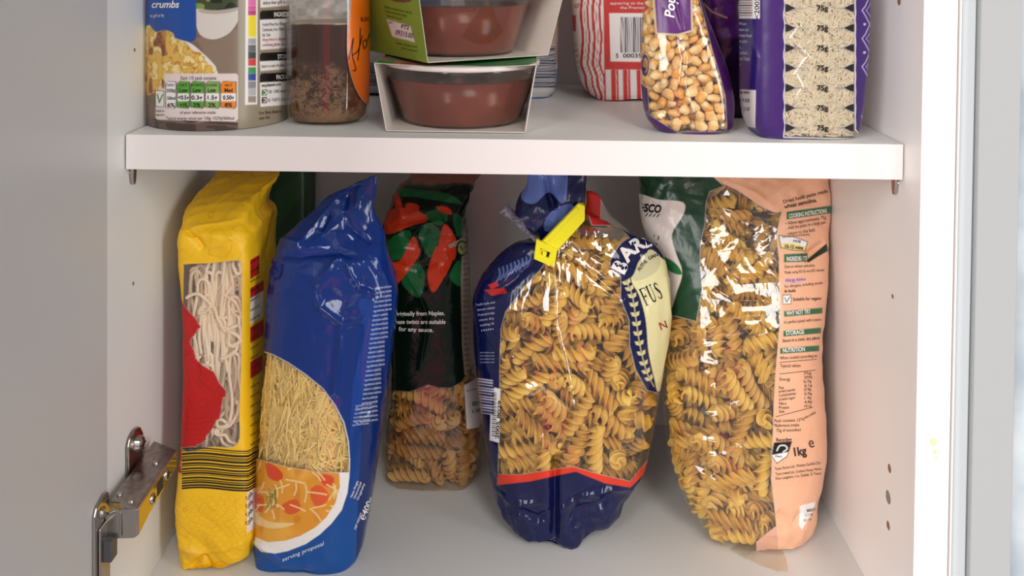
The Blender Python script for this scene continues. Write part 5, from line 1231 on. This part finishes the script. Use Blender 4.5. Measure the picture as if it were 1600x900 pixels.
km = bpy.data.materials.new('popcorn kernel'); km.use_nodes = True; t = NG(km.node_tree); bs = km.node_tree.nodes['Principled BSDF']; at = t.n('ShaderNodeAttribute', attribute_name='Col')
oi = t.n('ShaderNodeObjectInfo'); t.l(t.mix(t.m('MULTIPLY', oi.outputs['Random'], .65), at.outputs['Color'], lin('#f3d49a')), bs.inputs['Base Color']); bs.inputs['Roughness'].default_value = .3
kms = []
for k in range(6): V, Q, C_ = kernel_mesh(k); kms.append((mesh_np('popcorn_kernel', V, Q, None, C_, [km]), V, Q, C_))
order = np.argsort(Ck[:, 1]); BV, BQ, BC, nb = [], [], [], 0
for rank, i in enumerate(order):
    B = basis(rng.normal(size=3), rng.uniform(0, 6)); k = rank % 6
    for _ in range(3):
        worst, wn = 0., None
        for q in kms[k][1][::5] @ np.array(B).T + Ck[i]:
            loc, nrm, _i, d_ = Pb.bvh.find_nearest(Vector(q)); sg = -1 if (Vector(q) - loc).dot(nrm) > 0 else 1
            if .0005 - sg * d_ > worst: worst, wn = .0005 - sg * d_, np.array(nrm)
        if wn is None: break
        Ck[i] = Ck[i] - wn * worst
    if rank < 190:
        o = bpy.data.objects.new('popcorn_kernel', kms[k][0]); COL.objects.link(o); o.matrix_world = Matrix.Translation(Ck[i]) @ B.to_4x4()
        tagp(o, 'orange and cream popcorn kernel inside the small purple clear bag', 'popcorn kernel', 'kernels in the popcorn bag')
    else:
        BV.append(kms[k][1] @ np.array(B).T + Ck[i]); BQ.append(kms[k][2] + nb); BC.append(kms[k][3]); nb += len(kms[k][1])
if BV: tagp(link('popcorn_filling', mesh_np('popcorn_filling', np.concatenate(BV), np.concatenate(BQ), None, np.concatenate(BC), [km])), 'popcorn kernels deeper inside the small purple clear bag', 'popcorn kernels', kind='stuff')
# ------------------------------------------------------------------ dark purple packet behind
def pt_pur(p_, f):
    p_.put(1.0, lin('#43125a')); p_.fill([(1060, 60), (1200, 60), (1200, 200), (1060, 200)], lin('#260a36')); p_.line([(1100, 6), (1112, 18), (1126, 24), (1136, 28)], 2.2, lin('#b08a5c'))  # lower part painted darker, standing for the shade between the two bags
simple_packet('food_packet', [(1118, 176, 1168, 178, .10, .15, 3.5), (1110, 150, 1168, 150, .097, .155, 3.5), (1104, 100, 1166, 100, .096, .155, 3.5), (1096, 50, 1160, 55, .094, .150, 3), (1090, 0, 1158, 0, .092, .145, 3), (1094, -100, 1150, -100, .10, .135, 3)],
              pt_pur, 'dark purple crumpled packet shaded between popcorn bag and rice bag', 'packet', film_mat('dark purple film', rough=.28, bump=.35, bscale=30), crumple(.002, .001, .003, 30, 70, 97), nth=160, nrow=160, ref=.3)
# ------------------------------------------------------------------ rice bag
Rb = Film([(1188, 208, 1346, 219, .0125, .064, 5), (1182, 196, 1354, 206, .0105, .074, 5.5), (1180, 150, 1362, 150, .0105, .078, 6), (1180, 80, 1368, 80, .0105, .078, 6), (1180, 0, 1371, 0, .0105, .078, 6), (1184, -150, 1366, -150, .014, .072, 5)],
          ref=0, nth=420, nrow=360, base=SZ, disp=lambda P, t: crumple(.001, .001, .0004, 26, 60, 111)(P, t) + valley(P, [(1222, 10), (1226, 28), (1250, 40), (1236, 60), (1262, 88), (1243, 116), (1254, 138), (1235, 165), (1238, 188)], -.0012, 4) + valley(P, [(1182, 30), (1178, 60), (1184, 90), (1181, 140)], -.001, 3))
X, Y = Rb.X, Rb.Y; PV, LI = lin('#3a1f66'), lin('#b9a4d4')
pR = Paint(X, Y, PV)
bx = lambda y: 0
wl_ = [(1225, -200)] + [(1226 + 1.0 * math.sin(y / 5), y) for y in range(-20, 216, 6)] + [(1226, 214), (1342, 217)] + [(1336 - .4 * math.sin(y / 4) + (5 if y > 204 else 0), y) for y in range(214, -20, -6)] + [(1336, -200)]
pR.line(wl_, 2.4, lin('#e9e0ea')); pR.fill(wl_, WHITE, .03)
for k in range(-3, 7):
    y = 12.5 + 31.2 * k
    for s_, xe in ((1, 1226.5), (-1, 1335)):
        pR.fill([(xe, y - 7), (xe + s_ * 5, y - 6), (xe + s_ * 16, y - .8), (xe + s_ * (37 if s_ > 0 else 31), y - .5), (xe + s_ * (37 if s_ > 0 else 31), y + .6), (xe + s_ * 16, y + .9), (xe + s_ * 5, y + 6), (xe, y + 7)], lin('#1e1a1e'), .97)
    if k >= 0: Rb.text('75g', 1285, y + 4.0, 8, 0, lin('#181416'), bold=.03, align='C', maxw=18)
for k in range(3):
    y = 60 + (k - 1) * 44
    pR.line([(1360, y - 24), (1352, y - 6), (1347, y), (1352, y + 8), (1360, y + 24)], 1.6, LI); pR.line([(1364, y - 18), (1356, y - 3), (1353, y), (1357, y + 5), (1364, y + 18)], 1.0, LI); pR.put((np.hypot(X - 1351, Y - y + 22) < 2.2).astype(float), LI)
pR.put((X > 1365).astype(float) * (Rb.P[:, 1] < .09), lin('#cdb9bb'))
pR.line([(1346, 180), (1349, 192)], 1.2, LI); pR.line([(1350, 192), (1356, 192)], 1.2, LI); pR.line([(1352, 180), (1357, 188)], 1.2, LI)
# left flank: barcode, address, date label
flank = (X < 1181)
pR.put(flank.astype(float), lin('#241a6a')); pR.fill([(1130, -60), (1187, -60), (1187, 29), (1130, 29)], WHITE); pR.fill([(1130, 138), (1181, 141), (1180, 200), (1130, 190)], lin('#ded6d6'))
for k in range(20): pR.put(stroke(X, Y, [(1148, -50 + k * 3.9), (1175, -50 + k * 3.9)], 1.2 + .8 * (k % 3 == 0)), lin('#201c30'))
Rb.text('<2005', 1186, 30, 7, 90, BLACK, bold=.01, maxw=34)
for k, s_ in enumerate(('UHI and', 'Britain Ltd.', 'Temple Road,', 'Blvd, London.', 'NL.', 'Ltd and GmbH,', 'Court, Tallaght.', 'Ireland')): Rb.text(s_, 1152, 39 + k * 9.1, 4.8, -2, (.75, .72, .85), maxw=(14, 18, 23, 16, 6, 16, 20, 5)[k])
for k, s_ in enumerate(('Best before', '17:55', '31 12 20', '', '')):
    if s_: Rb.text(s_, 1155, 146 + k * 13, 5, -2, lin('#2a2228'), bold=.02, maxw=16)
eR = empty('rice_bag', (.5, .045, SZ), 'purple rice bag with a clear marked window, at the right end of the shelf', 'rice bag')
Rb.build('wrapper', pR, film_mat('purple rice film', rough=.3, bump=.12, bscale=34, clear_gloss=.06), eR)
# rice grains behind the window
r_ = np.random.default_rng(17); VV, QQ, nb, cnt = [], [], 0, 0
u = np.linspace(0, np.pi, 7)[:, None]; th = np.linspace(0, 2 * np.pi, 7, endpoint=False)[None]
gv = np.stack([np.sin(u) ** .7 * np.cos(th) * .00102, np.sin(u) ** .7 * np.sin(th) * .0009, np.cos(u) * .0041 + 0 * th], -1).reshape(-1, 3); gq = grid_quads(7, 7)
while cnt < 7000:
    px, py = r_.uniform(1224, 1337), r_.uniform(-40, 217); h = Rb.hit(px, py, 0)
    if h is None: continue
    v = ray(px, py); v /= np.linalg.norm(v); c_ = h + v * (.0018 + r_.uniform(0, 1) ** 1.3 * .008)
    if c_[2] < SZ + .002: continue
    a = r_.normal(1.9, .8); B = np.array(basis([math.cos(a), r_.normal() * .16, math.sin(a)], r_.uniform(0, 6)))
    if Rb.sd(c_ + B[:, 2] * .0042)[0] < .0008 or Rb.sd(c_ - B[:, 2] * .0042)[0] < .0008: continue
    VV.append(gv @ B.T * r_.uniform(.85, 1.1) + c_); QQ.append(gq + nb); nb += len(gv); cnt += 1
tagp(link('rice', mesh_np('rice', np.concatenate(VV), np.concatenate(QQ), None, mats=[mat('basmati rice', lin('#d8cdb8'), rough=.35, noise=(300, .6, lin('#bfae90')))])), 'long white rice grains seen through the window of the purple bag', 'rice', kind='stuff')
